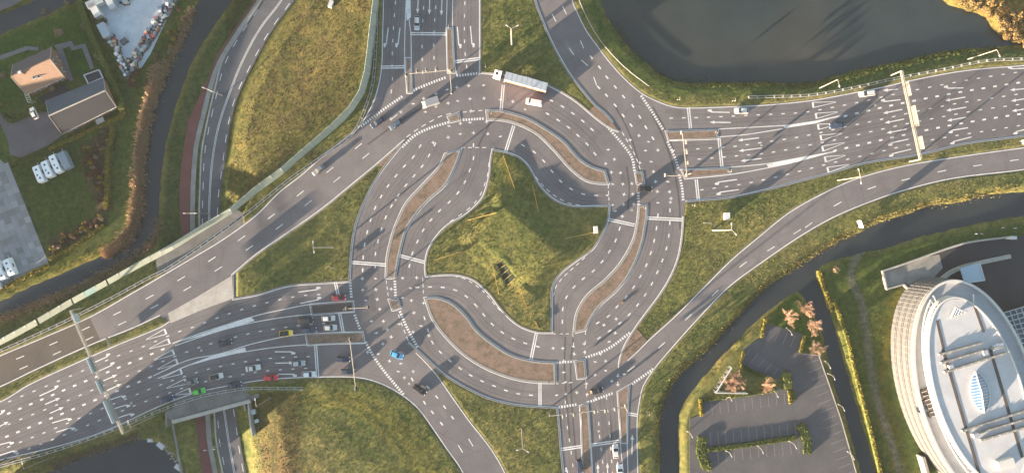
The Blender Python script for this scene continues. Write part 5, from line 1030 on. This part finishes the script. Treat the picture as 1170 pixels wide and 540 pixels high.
for t_ in (.2,.5,.8):
    p = Q[3].lerp(Q[2],t_)-sd_*.03; m = MB(); m.box((p.x,p.y,1.3),(1.5,.08,1.3),rz_); k_ = part('window', m, M['white'], r); m = MB(); p -= sd_*.05; m.box((p.x,p.y,1.3),(1.2,.05,1.05),rz_); part('pane', m, M['window'], k_)
g = G(37.5,113,True); t_ = thing('lean_to','white glazed lean-to frame at the front corner of the orange-roofed house','shelter',tuple(g),math.radians(-68)); m = MB()
for x in (-1.4,1.4):
    for y in (-.5,.5): m.tube((x,y,0),(x,y,2.2),.07,n=5)
part('post', m, M['white'], t_); m = MB()
for k in range(5): m.box((-1.4+k*.7,0,2.25),(.12,1.2,.12))
for y in (-.55,.55): m.box((0,y,2.3),(3.0,.12,.12))
part('roof_frame', m, M['white'], t_)
r, P, R0, R1, ax, sd_, Q = gable('barn','long slate-roofed barn beside the driveway',((52.5,115),(118.5,89)),((71,153),(133,122)),5.4,3.0,M['wall_br'],M['slate'],mat('grey_roofing',(.019,.021,.027),.95,.12,.5,0,.1))
m = MB(); c = (R0+R1)/2; rz_ = math.atan2(ax.y,ax.x)
for t_ in (.15,.4,.65,.9):
    p = Q[3].lerp(Q[2],t_)-sd_*.03; m = MB(); m.box((p.x,p.y,1.2),(1.3,.08,1.2),rz_); k_ = part('window', m, M['white'], r); p -= sd_*.05; m = MB(); m.box((p.x,p.y,1.2),(1.0,.05,.95),rz_); part('pane', m, M['window'], k_)
p = Q[0].lerp(Q[3],.5)-ax*.04; m = MB(); m.box((p.x,p.y,1.25),(.08,2.6,2.5),rz_); part('door', m, M['cream'], r)
P4 = [W(*q,ZL+2.6) for q in ((96,86),(113,80),(117.5,89),(101,96))]; c = sum(P4,Vector())/4; c.z = ZL; r = thing('flat_roofed_shed','flat dark-roofed shed against the upper side of the barn','shed',tuple(c)); pl = [(q.x-c.x,q.y-c.y) for q in P4]
m = MB(); m.prism(pl,-.3,2.5); part('wall', m, M['wall_br'], r); m = MB(); m.prism([(x*.9,y*.9) for x,y in pl],2.4,2.6); part('roof', m, M['asphalt_dark'], r); m = MB(); m.curb(pl,.3,2.3,2.75,True); part('roof_edge', m, M['steel'], r)
g = G(116,139,True); r = thing('garden_bench_table','small white slatted table beside the barn','table',tuple(g),math.radians(25)); m = MB()
for k in range(5): m.box((0,-.8+k*.4,.75),(2.6,.32,.06))
part('table_top', m, M['white'], r); m = MB(); [m.box((x,y,.36),(.1,.1,.72)) for x in (-1,1) for y in (-.7,.7)]; part('leg', m, M['white'], r)
# grounds of the houses
def lowsheet(name, pts, dz, mt):
    """surface draped over the low ground"""
    l = wl(pts, ZL); z = max(gz(*p) for p in l)+dz; z = min(z, ZL+.4); m = MB(); m.prism(l, ZL-.6, z); return struct(name, m, M[mt])
M['lowpath'] = mat('grey_garden_paving', (.14,.14,.145), .9, .15, .5)
band('far_road',[(-60,-10),(-30,-8),(26,-1),(60,-40)],[(-60,36),(0,12.5),(26,0.5),(70,-40)],ZL+.25,'asphalt_low'); lowsheet('driveway',[(-60,128),(0,129),(7,133),(14,139),(44,127),(53,128),(71,155),(56,166),(34,177),(25,180),(12,177),(9,160),(0,140),(-60,150)],.12,'drive')
lowsheet('garden_path',[(-60,78),(0,64),(30,53),(44,54),(44,58),(31,57.5),(0,69),(-60,84)],.12,'lowpath'); lowsheet('garden_path',[(62,52),(82,47),(85,53),(98,50),(108,78),(104,80),(94,55),(82,58),(80,53),(72,56),(84,92),(80,93),(66,58)],.13,'lowpath'); lowsheet('terrace',[(44,112),(74,96),(78,104),(56,114),(50,118)],.13,'asphalt_dark')
# concrete-slab yard: single slabs with open joints
yard = [(-60,182),(0,182),(10,191),(41,269),(54,295),(55,301),(22,318),(0,330),(-60,362)]
struct('yard_bed', (lambda l: (lambda m: m.prism(l, ZL-.6, ZL+.16))(MB()))(wl(yard,ZL)), M['concrete_dk']); M['slab'] = mat('yard_slab',(.235,.235,.24),.9,.14,.22,0,.1)
yd = obj('yard_paving', None); yd['kind'] = 'structure'; a = math.radians(-68); sm_ = [MB().box((0,0,0),(1.93,1.93,.12)).mesh('slab',M['slab']) for _ in range(1)]; cnt = 0
sm_ += [MB().box((0,0,0),(1.93,1.93,.12)).mesh('slab',mat('yard_slab_darker',(.195,.19,.19),.9,.14,.3,0,.1)), MB().box((0,0,0),(1.93,1.93,.12)).mesh('slab',mat('yard_slab_paler',(.28,.28,.285),.9,.14,.3,0,.1))]
o_ = W(20,240,ZL)
for i in range(-24,26):
    for j in range(-24,26):
        x, y = o_.x+i*2*math.cos(a)-j*2*math.sin(a), o_.y+i*2*math.sin(a)+j*2*math.cos(a); k = (HC-ZL)/HC*S; p = (585+x/k, 270-y/k)
        if p[0] > -14 and inside(p, yard) and min(abs(p[0]-999),99) and cnt < 298: obj('slab', random.choices(sm_,(5,2,2))[0], yd, (x,y,ZL+.15+random.uniform(0,.03)), a); cnt += 1
# ------------------------------------------------------------------ the pale storage yard with its stacks
M['yard'] = mat('pale_yard_surface', (.42,.46,.50), .9, .16, .25, 0, .1)
lowsheet('storage_yard',[(104,-60),(107,4),(120,22),(132,50),(140,76),(146,92),(151,84),(160,80),(172,62),(188,28),(204,0),(216,-60)],.10,'yard')
def solid_box(name, label, cat, px, py, sx, sy, h, ang, mt, group, lid=True):
    g = G(px,py,True); g.z = max(g.z, ZL+.15); r = thing(name,label,cat,tuple(g),math.radians(ang),group); m = MB(); m.box((0,0,h/2),(sx,sy,h)); part('shell', m, mt, r); m = MB()
    for k in range(int(sx/.6)): m.box((-sx/2+.3+k*.6,0,h+.02),(.12,sy*.94,.06)); 
    part('roof_ribs', m, mt, r); m = MB(); m.box((sx/2+.02,0,h/2),(.06,sy*.9,h*.9)); part('door', m, M['steel'], r); return r
solid_box('container','white container at the top left of the pale yard, lying along the top','container',112.5,5.5,5.2,2.2,2.4,28,M['white'],'white containers on the yard'); solid_box('container','white container at the top left of the pale yard, standing below the first','container',113,14,4.6,2.2,2.4,-62,M['white'],'white containers on the yard'); solid_box('container','grey-blue container halfway down the left side of the pale yard','container',123,37,4.6,2.4,2.4,-62,pj((.30,.36,.40)),'white containers on the yard'); solid_box('container','grey container at the top of the pale yard right of the white ones','container',129,4,5.0,2.0,2.2,-60,pj((.42,.45,.47)),'white containers on the yard'); solid_box('skip','single dark skip standing alone in the middle of the pale yard','skip',143.5,48,2.2,1.5,1.1,35,pj((.06,.065,.06)),'skips on the yard'); solid_box('skip','dark green skip at the bottom tip of the pale yard','skip',149,72,2.6,1.3,1.2,80,pj((.05,.065,.06)),'skips on the yard')
crm = [pj(c) for c in ((.60,.61,.62),(.25,.30,.36),(.09,.13,.20),(.16,.05,.05),(.40,.30,.20),(.10,.11,.11),(.32,.36,.38),(.45,.10,.08),(.07,.16,.14),(.62,.50,.36))]
crn = ['white','blue-grey','navy','maroon','tan','black','pale grey','red','dark green','sand-coloured']
def stack_proto(k):
    r = thing('material_stack','','stack',(0,0,-500),0,'stacks of crates and scrap round the pale yard'); g_ = random.Random(k); m = MB(); m.box((0,0,.08),(1.25,1.05,.16)); part('pallet', m, M['bark'], r)
    for i in range(3): m = MB(); m.box((g_.uniform(-.2,.2),g_.uniform(-.2,.2),.30+i*.34),(1.1*g_.uniform(.6,1),.9*g_.uniform(.6,1),.32),g_.uniform(-.3,.3)); part('crate', m, crm[k if i == 2 else (k+i*3)%10], r)
    return r
SP = [stack_proto(k) for k in range(10)]; bag = []
def row(line, nrow, side, gap, where, wts):
    for (x, y), t_ in resample(line, gap):
        for q in range(nrow):
            k = random.choices(range(10), wts)[0]; px_, py_ = x-t_[1]*side*q*3.4+random.uniform(-.8,.8), y+t_[0]*side*q*3.4+random.uniform(-.8,.8); lab = f'{crn[k]} crates and scrap stacked {where}'; u = 'st%d' % k
            g = G(px_,py_,True); g.z = max(g.z,ZL+.2); rz = random.uniform(0,3.1); sc_ = random.uniform(.75,1.35)
            if u not in used: used[u] = 1; o = SP[k]; o.location = g; o.rotation_euler = (0,0,rz); o['label'] = lab
            else: clone(SP[k],tuple(g),rz,lab,'stacks of crates and scrap round the pale yard',(sc_,sc_,sc_*random.uniform(.7,1.3)))
row([(205,-4),(196,10),(186,26),(174,46),(163,62),(154,76)],3,1,3.9,'along the canal side of the pale yard',(4,4,4,3,3,4,4,2,2,3)); row([(126,44),(132,56),(138,70),(145,88)],2,-1,3.6,'along the hedge side of the pale yard',(6,3,2,1,1,2,5,0,0,1)); row([(136,0),(143,5),(150,3)],3,-1,4.2,'at the top of the pale yard',(5,4,4,1,1,3,4,0,0,0))
plant(shrub_proto('brush_heap','','brush heap','leaf_b',2.2,.8,320,.24,31,'heaps of brushwood'),155,86,'dark brown brush heap at the bottom tip of the pale yard',1,True); plant(shrub_proto('brush_heap','','brush heap','leaf_b',1.6,.7,220,.24,32,'heaps of brushwood'),122,27,'dark brush heap between the containers on the left of the pale yard',1,True)
# ------------------------------------------------------------------ jetty floats in the lower left pond
for x, y, s_, a_, q in ((172,502,1.9,0,'leftmost'),(184,508,2.6,-40,'middle, two-part'),(204,533,2.4,-35,'lowest')):
    g = W(x,y,ZW); r = thing('float',f'white float at the edge of the lower left pond, {q} of three','float',tuple(g),math.radians(a_),'white floats on the lower left pond'); m = MB(); m.box((0,0,.15),(s_,s_*.72,.55),0,.9); part('hull', m, M['white'], r); m = MB(); m.box((s_*.1,0,.48),(s_*.6,s_*.45,.14),0,.85); part('deck', m, M['white'], r)
for i, (x, y) in enumerate(((188,512),(191,514),(193,517),(195,516),(197,520),(199,523),(201,526),(196,523),(190,510),(203,525),(198,517))):
    g = G(x,y,True); r = tag(obj('boulder', leaf_cloud(.1,.1,.1,1,.01,1).mesh('x') if False else MB().box((0,0,0),(random.uniform(.6,1.1),random.uniform(.5,.9),.7),0,.6).mesh('boulder',M['cream'] if i%2 else M['concrete']),None,(g.x,g.y,g.z+.15),random.uniform(0,3)),'pale boulder on the bank between the white floats','boulder','boulders by the lower left pond')
# ------------------------------------------------------------------ car park by the canal
LOT = [(876,369),(903,377),(918,382),(912.5,400),(915,404),(935,406),(948,442),(961,480),(978,540),(996,600),(788,600),(788,478),(797,474.5),(804.5,474.5),(803,455.5),(845,450),(888,444),(899,444.5),(902,461.5),(909,458),(897,419.5),(888,436.5),(846,419.5),(850,398),(858,392),(868,386)]
lot = struct('car_park', (lambda m: m.prism(wl(LOT),-.3,.06))(MB()), M['asphalt_lot'])
M['faded'] = mat('faded_bay_line',(.20,.20,.20),.8,.2,1.0)
def bays(a0, a1, n, dx, dy):
    m = MB()
    for i in range(n+1):
        p = (a0[0]+(a1[0]-a0[0])*i/n, a0[1]+(a1[1]-a0[1])*i/n); q = (p[0]+dx,p[1]+dy); v = Vector((dx,dy)).normalized(); nn = Vector((-v.y,v.x))*.22; m.quad(*[W(c[0]+s_*nn.x,c[1]+s_*nn.y,.068) for c, s_ in ((p,1),(p,-1),(q,-1),(q,1))])
    struct('bay_lines', m, M['faded'], lot)
bays((813,460),(896,449),9,1,13); bays((811,493),(908,483),11,1.4,15); bays((820,515),(912,504),10,1.2,13); bays((936,410),(984,565),17,-15,6); bays((872,372),(918,385),5,-6,14); bays((858,398),(890,420),4,-8,10); bays((820,560),(900,550),8,1,13)
k_ = MB(); k_.curb(wl([(915.5,404),(935.5,405.5),(948.5,442),(961.5,480),(978.5,540),(997,602)]),.25,-.2,.18); struct('kerb', k_, M['kerb'])
# white triangular frame with slats over the trees
TA, TB, TC = W(815,446.5,.0), W(851,447,.0), W(833,418,.0); c = (TA+TB+TC)/3; r = thing('slatted_frame','white triangular slatted frame standing round bare trees above the lower car park','pergola',tuple(c)); h_ = 2.6
for A_, B_ in ((TA,TB),(TA,TC)):
    for k in range(6): p = A_.lerp(B_,k/5)-c; m = MB(); m.tube((p.x,p.y,-.1),(p.x,p.y,h_),.07,n=5); part('post', m, M['white'], r)
    m = MB(); m.beam(tuple(A_-c+Vector((0,0,h_))),tuple(B_-c+Vector((0,0,h_))),.25,.3); part('beam', m, M['white'], r)
m = MB(); m.beam(tuple(TA-c+Vector((0,0,1.3))),tuple(TB-c+Vector((0,0,1.3))),.08,2.2); part('side_panel', m, M['white'], r)
for k in range(10):
    p = TA.lerp(TC,.05+k/10)-c+Vector((0,0,h_)); d_ = (TC-TA).normalized(); n_ = Vector((d_.y,-d_.x,0)); m = MB(); m.beam(tuple(p-n_*1.2),tuple(p+n_*.5),.12,.12); part('slat', m, M['white'], r)
# ------------------------------------------------------------------ round white building
HB = 12.5; EC, EA, EB_, ET = (1116.7,447.9), 132., 65.9, math.radians(15.8)
def ell(k, z, n, ca=None, a=None, b_=None, c=EC, t=ET, zref=HB):
    """points of an oval given by its photo outline at height zref, set at height z"""
    out = []
    for i in range(n):
        q = 2*math.pi*i/n; u, w = (a or EA)*k*math.cos(q), (b_ or EB_)*k*math.sin(q); p = W(c[0]+u*math.sin(t)+w*math.cos(t), c[1]+u*math.cos(t)-w*math.sin(t), zref); out.append((p.x,p.y))
    return out
ctr = W(*EC,HB); hot = thing('round_building','large oval white building with stacked facade bands and a sunken roof terrace','building',(ctr.x,ctr.y,0)); oc = lambda l: [(p[0]-ctr.x,p[1]-ctr.y) for p in l]
M['facade'] = mat('white_facade_panel',(.50,.49,.46),.55,.05,.6); M['roof_ring'] = mat('roof_ring_membrane',(.34,.345,.36),.85,.14,.22,0,.1); M['roof_top'] = mat('pale_roof_membrane',(.42,.425,.44),.8,.10,.25,0,.08); M['fpanel'] = mat('dimmed_facade_panel',(.108,.110,.114),.35,.15,.5); M['fband'] = mat('white_floor_band',(.135,.136,.138),.5,.06,.6); M['seam'] = mat('dark_roof_seam',(.07,.06,.055),.9,.2)  # fpanel is white facade with its colour darkened to offset low-sun glare
NP = 104; rim = oc(ell(1,0,NP)); inn = oc(ell(.988,0,NP))
core = MB(); core.prism(oc(ell(.975,0,NP)),-.5,HB-1.0); part('core_wall', core, M['window'], hot)
fl = HB/4
for f_ in range(4):
    m = MB(); z0 = f_*fl; m.curb(rim,.55,z0+fl-.28,z0+fl+.06,True); part('floor_band', m, M['fband'], hot)
    pmesh = []
    for i in range(NP):
        a_, b_ = Vector(rim[i]).to_3d(), Vector(rim[(i+1)%NP]).to_3d(); d = (b_-a_)
        if (i*7+f_*5) % 31 in (3,) and f_ == 3: continue
        m = MB(); zz0, zz1 = z0+.12, z0+fl-.95
        m.beam(tuple(a_.lerp(b_,.04)+Vector((0,0,(zz0+zz1)/2))),tuple(a_.lerp(b_,.96)+Vector((0,0,(zz0+zz1)/2))),.16,zz1-zz0)
        if f_*NP+i < 216: part('facade_panel', m, M['fpanel'], hot)
        else: pmesh.append(m)
    if pmesh:
        big = MB()
        for q in pmesh: o_b = len(big.v); big.v += q.v; big.f += [tuple(o_b+k for k in fc) for fc in q.f]
        part('upper_facade_panels', big, M['fpanel'], hot)['kind'] = 'stuff'
    m = MB()
    for i in range(NP): p = rim[i]; m.box((p[0],p[1],z0+fl/2),(.22,.22,fl))
    part('mullions', m, M['fband'], hot)['kind'] = 'stuff'
m = MB(); m.prism(oc(ell(.985,0,NP)),HB-1.1,HB-.7); part('terrace_roof', m, M['roof_ring'], hot); m = MB(); m.curb(oc(ell(.992,0,NP)),.7,HB-.8,HB+.12,True); part('parapet', m, M['facade'], hot)
IC, IA, IB, IT = (1118.5,446.8), 113., 49.2, math.radians(17.9); HI = 14.6
ie = lambda k, n=64: oc(ell(k,0,n,None,IA,IB,IC,IT,HI)); m = MB(); m.prism(ie(1),HB-.9,HI-.3); part('penthouse_wall', m, M['facade'], hot); m = MB(); m.prism(ie(.97),HI-.5,HI); tp = part('penthouse_roof', m, M['roof_top'], hot); m = MB(); m.curb(ie(.985),.45,HI-.35,HI+.18,True); part('roof_edge', m, M['facade'], hot)
# pergola ribs along the left inner edge
po = ie(1.0,150); pi_ = ie(1.11,150)
for i in range(150):
    q = 2*math.pi*i/150; p = po[i]; 
    if p[0] < -2 and -24 < p[1] < 26 and i % 2 == 0: m = MB(); m.beam((p[0],p[1],HI-.15),(pi_[i][0],pi_[i][1],HI-.15),.28,.25); part('pergola_rib', m, M['facade'], hot)
seg = [p for i, p in enumerate(ie(1.10,150)) if p[0] < -3 and -25 < p[1] < 27]; seg.sort(key=lambda p: -p[1]); m = MB(); m.curb(seg,.35,HI-.3,HI); part('pergola_rail', m, M['facade'], hot)
hp = lambda x, y, z=HI: W(x,y,z)-Vector((ctr.x,ctr.y,0))
def rbar(p, q, w_, h, z=HI, mt='seam', nm='roof_seam'): m = MB(); m.beam(tuple(hp(*p,z)+Vector((0,0,h/2))),tuple(hp(*q,z)+Vector((0,0,h/2))),w_,h); return part(nm, m, M[mt], hot)
rbar((1070.5,366),(1078,398),.8,.08); rbar((1077,398),(1119,541),.9,.08); rbar((1113,348),(1124,379),.8,.08); rbar((1131,398),(1168,522),.9,.08)
for p, q in (((1072,404.5),(1121,391)),((1074,414),(1126,398.5)),((1078,424.5),(1148,402.5)),((1130,397.5),(1145,395.5)),((1098,491.5),(1172,467.5)),((1116,493.5),(1172,477.5)),((1119,502),(1172,486.5))):
    rbar(p,q,.55,.75,HI,'concrete_dk','service_duct'); v = Vector(q)-Vector(p)
    for k in range(int(v.length/9)): c = hp(*(Vector(p)+v*((k+.5)*9/v.length))); m = MB(); m.box((c.x,c.y,HI+.9),(.22,.3,.14),.3); part('duct_support', m, M['concrete_dk'], hot)
for x, y, sx, sy, h in ((1146,527,4.6,2.2,1.6),(1148,530.5,5.0,1.4,.9),(1124,402,1.4,1.4,1.0),(1113,496,1.6,1.2,1.2),(1085,418,1.3,1.1,.9),(1139,395,3.2,1.6,.7)): c = hp(x,y); m = MB(); m.box((c.x,c.y,HI+h/2),(sx,sy,h),.3); part('roof_unit', m, M['facade'] if sx > 4 else M['steel'], hot)
# lens skylight and triangular skylight
lc = (1119.5,447.5); m = MB(); fr = MB(); tq = math.radians(12); A_ = []; n = 14
for i in range(n+1):
    s_ = -1+2*i/n; wv = 10.6*(1-s_*s_)**.75; c_ = (lc[0]+s_*24*math.sin(tq), lc[1]+s_*24*math.cos(tq)); A_.append(((c_[0]-wv*math.cos(tq),c_[1]+wv*math.sin(tq)),(c_[0]+2*(1-abs(s_)),c_[1]),(c_[0]+wv*math.cos(tq),c_[1]-wv*math.sin(tq)),1.5*(1-s_*s_)+.25))
M['skyglass'] = glass_mat('skylight_glass',(.05,.11,.24),.12)
for i in range(n):
    for k in (0,1):
        q0, q1 = A_[i], A_[i+1]; z_ = lambda q, kk: HI+(q[3] if kk == 1 else .3); m = MB(); vv = [hp(*q0[k],z_(q0,k)),hp(*q0[k+1],z_(q0,k+1)),hp(*q1[k+1],z_(q1,k+1)),hp(*q1[k],z_(q1,k))]; m.quad(*[tuple(v) for v in vv]); part('skylight_pane', m, M['skyglass'], hot)
for i in range(1,n):
    for k in (0,1): q0 = A_[i]; fr.beam(tuple(hp(*q0[k],HI+(q0[3] if k == 1 else .3))+Vector((0,0,.06))),tuple(hp(*q0[k+1],HI+(q0[3] if k == 0 else .3))+Vector((0,0,.06))),.12,.14)
for k in (0,1,2):
    for i in range(n): q0, q1 = A_[i], A_[i+1]; fr.beam(tuple(hp(*q0[k],HI+(q0[3] if k == 1 else .25))+Vector((0,0,.08))),tuple(hp(*q1[k],HI+(q1[3] if k == 1 else .25))+Vector((0,0,.08))),.35 if k != 1 else .22,.3)
part('skylight_frame', fr, M['facade'], hot)
tri = [(1086,363),(1092,351),(1105,356)]; tz = [.5,1.6,.5]; m = MB(); v = [hp(*p,HI+z) for p, z in zip(tri,tz)]; m.quad(*[tuple(q) for q in v]); part('skylight_pane', m, M['skyglass'], hot); m = MB()
for i in range(3): m.beam(tuple(v[i]),tuple(v[(i+1)%3]),.3,.3)
for k in range(1,5): m.beam(tuple(v[0].lerp(v[2],k/5)+Vector((0,0,.05))),tuple(v[1].lerp(v[2],k/5)+Vector((0,0,.05))),.1,.1); m.beam(tuple(v[0].lerp(v[1],k/5)+Vector((0,0,.05))),tuple(v[2].lerp(v[1],k/5)+Vector((0,0,.05))),.1,.1)
part('skylight_frame', m, M['facade'], hot)
m = MB()
for p in ((1048,452),(1052,446),(1054,458),(1058,463),(1060,472),(1056,452)): c = hp(p[0]+4,p[1],HB-.7); m.box((c.x,c.y,HB-.3),(2.0,1.5,.8),.35)
part('terrace_planter', m, M['seam'], hot)
for k in range(7): c0, c1 = hp(1053+k*2.0,448+k*4.6,HB), hp(1058.5+k*2.0,446+k*4.6,HB); m = MB(); m.beam(tuple(c0+Vector((0,0,.1))),tuple(c1+Vector((0,0,.1))),.18,.18); part('terrace_trellis', m, M['facade'], hot)
# grounds: dark ramp, pale canopy, glazed lattice
l = wl([(1008,309.5),(1040,299),(1085,283),(1110,276.5),(1150,271.5),(1260,258),(1260,600),(1175,600),(1165,420),(1110,318),(1076,322),(1060,330),(1034,325),(1031,324.5),(1012,329.5)]); struct('service_yard', (lambda m: m.prism(l,-.3,.07))(MB()), M['asphalt_dark'])
for q in ([(1012,330),(1007.5,309.5),(1040,298.5),(1085,282.5),(1110,276),(1150,271)], [(1153,292.5),(1120,299.5),(1098,305),(1083,312),(1072,321)], [(1012,330),(1031.5,324.5),(1035.5,329)]):
    k_ = MB(); k_.curb(wl(spline(q,False,6)),.5 if q[0][0] != 1153 else 1.2,-.2,.9); struct('ramp_wall', k_, M['concrete'])
struct('ramp_surface', sheet_mb([wl([(1010,311),(1040,300.5),(1060,293),(1073,290.5),(1077,306),(1062,322),(1040,326.5),(1034,322.5),(1013.5,328)])],.078), M['concrete_dk'])
P4 = [W(*q,3.0) for q in ((1097,306),(1119,300),(1125,320),(1102,323))]; c = sum(P4,Vector())/4; c.z = 0; r = thing('canopy','pale blue flat canopy beside the ramp at the top of the round building','canopy',tuple(c)); pl = [(q.x-c.x,q.y-c.y) for q in P4]; m = MB(); m.prism(pl,2.75,3.0,True); part('roof', m, pj((.36,.46,.54)), r); m = MB(); m.beam((*pl[1],3.05),(*pl[2],3.05),.35,.2); m.beam((*pl[2],3.05),(*pl[3],3.05),.35,.2); part('roof_edge', m, M['white'], r); m = MB(); [m.tube((x*.9,y*.9,0),(x*.9,y*.9,2.8),.12,n=6) for x, y in pl]; part('post', m, M['white'], r)
c = W(1165,372,0); r = thing('glazed_lattice','white steel lattice roof over dark glass beside the round building','canopy',tuple(c)); m = MB(); z_ = 4.0
LQ = [W(*q,z_)-c for q in ((1147,357),(1200,341),(1212,392),(1163,398))]; m.prism([(q.x,q.y) for q in LQ],z_-.25,z_-.1,True); part('glass_roof', m, M['window'], r); m = MB()
for k in range(9): m.beam(tuple(LQ[0].lerp(LQ[1],k/8)),tuple(LQ[3].lerp(LQ[2],k/8)),.2,.2); m.beam(tuple(LQ[0].lerp(LQ[3],k/8)),tuple(LQ[1].lerp(LQ[2],k/8)),.2,.2)
part('lattice', m, M['white'], r); m = MB(); [m.tube((q.x*.95,q.y*.95,0),(q.x*.95,q.y*.95,z_-.2),.15,n=6) for q in LQ]; part('post', m, M['white'], r)
for x, y in ((1114,267),(1120,267),(1145,260),(1159,260.5)): lamp((x,y),(x+.6,y),[(x+1.2,y)],'small white lamp on the grass edge above the dark ramp',1.2,'low white lamps by the ramp')
g = W(1048,518,0); r = thing('entrance_canopy','tan timber screen wall against the foot of the round building at the bottom','screen wall',tuple(g)); m = MB(); m.beam((0,0,1.6),tuple(W(1056,546,0)-g+Vector((0,0,1.6))),.7,3.2); part('wall', m, M['cream'], r); m = MB(); m.beam((.1,0,3.25),tuple(W(1056,546,0)-g+Vector((.1,0,3.25))),.9,.12); part('coping', m, M['cream'], r)
# ------------------------------------------------------------------ unseen brick blocks added beyond the frame to shade the west
M['shade_block_wall'] = mat('shade_block_brick',(.24,.16,.12),.9,.15,.5)
def block(px0, py0, px1, py1, depth, zb, zt, label):
    a, b_ = W(px0,py0), W(px1,py1); d = (b_-a).normalized(); n_ = Vector((d.y,-d.x,0)); c = (a+b_)/2; c.z = zb; r = thing('shade_block',label,'building',tuple(c)); pl = [(q.x-c.x,q.y-c.y) for q in (a,b_,b_+n_*depth,a+n_*depth)]; m = MB(); m.prism(pl,-.5,zt-zb); part('wall', m, M['shade_block_wall'], r)
    m = MB(); m.curb(pl,.4,zt-zb-.2,zt-zb+.3,True); part('parapet', m, M['concrete'], r); L = (b_-a).length
    for f_ in range(int((zt-zb)/3)):
        m = MB()
        for k in range(int(L/3)): p = a+d*(1.5+k*3)-c; m.box((p.x,p.y,1.6+f_*3),(1.4,.3,1.4),math.atan2(d.y,d.x))
        part('window_row', m, M['window'], r)
    return r
block(-150,60,-150,362,12,ZL,6.3,'unseen brick shading block added beyond the left edge, level with the houses'); block(-150,364,-150,430,12,ZL,7.0,'taller unseen shading block added beyond the left edge, level with the slab-paved yard'); block(-30,572,16,572,12,ZL,9.6,'unseen brick shading block added beyond the bottom edge, left of the lower pond'); block(40,574,118,574,12,ZL,9.8,'unseen brick shading block added beyond the bottom edge, beside the lower road')
for me in bpy.data.meshes:
    if not me.users: bpy.data.meshes.remove(me)

# ------------------------------------------------------------------ thin evening haze
m = bpy.data.materials.new('haze'); m.use_nodes = True; t = m.node_tree; t.nodes.clear(); v = t.nodes.new('ShaderNodeVolumePrincipled'); v.inputs['Color'].default_value = (.86,.89,.95,1); v.inputs['Density'].default_value = .00005
o_ = t.nodes.new('ShaderNodeOutputMaterial'); t.links.new(v.outputs[0], o_.inputs['Volume'])
hz = obj('haze', MB().box((0,0,(HC+6-8)/2),(2*gx[-1]+60,2*gy[-1]+60,HC+6+8)).mesh('haze', m)); hz['kind'] = 'stuff'; tag(hz,'thin pale evening haze over the whole junction','haze')
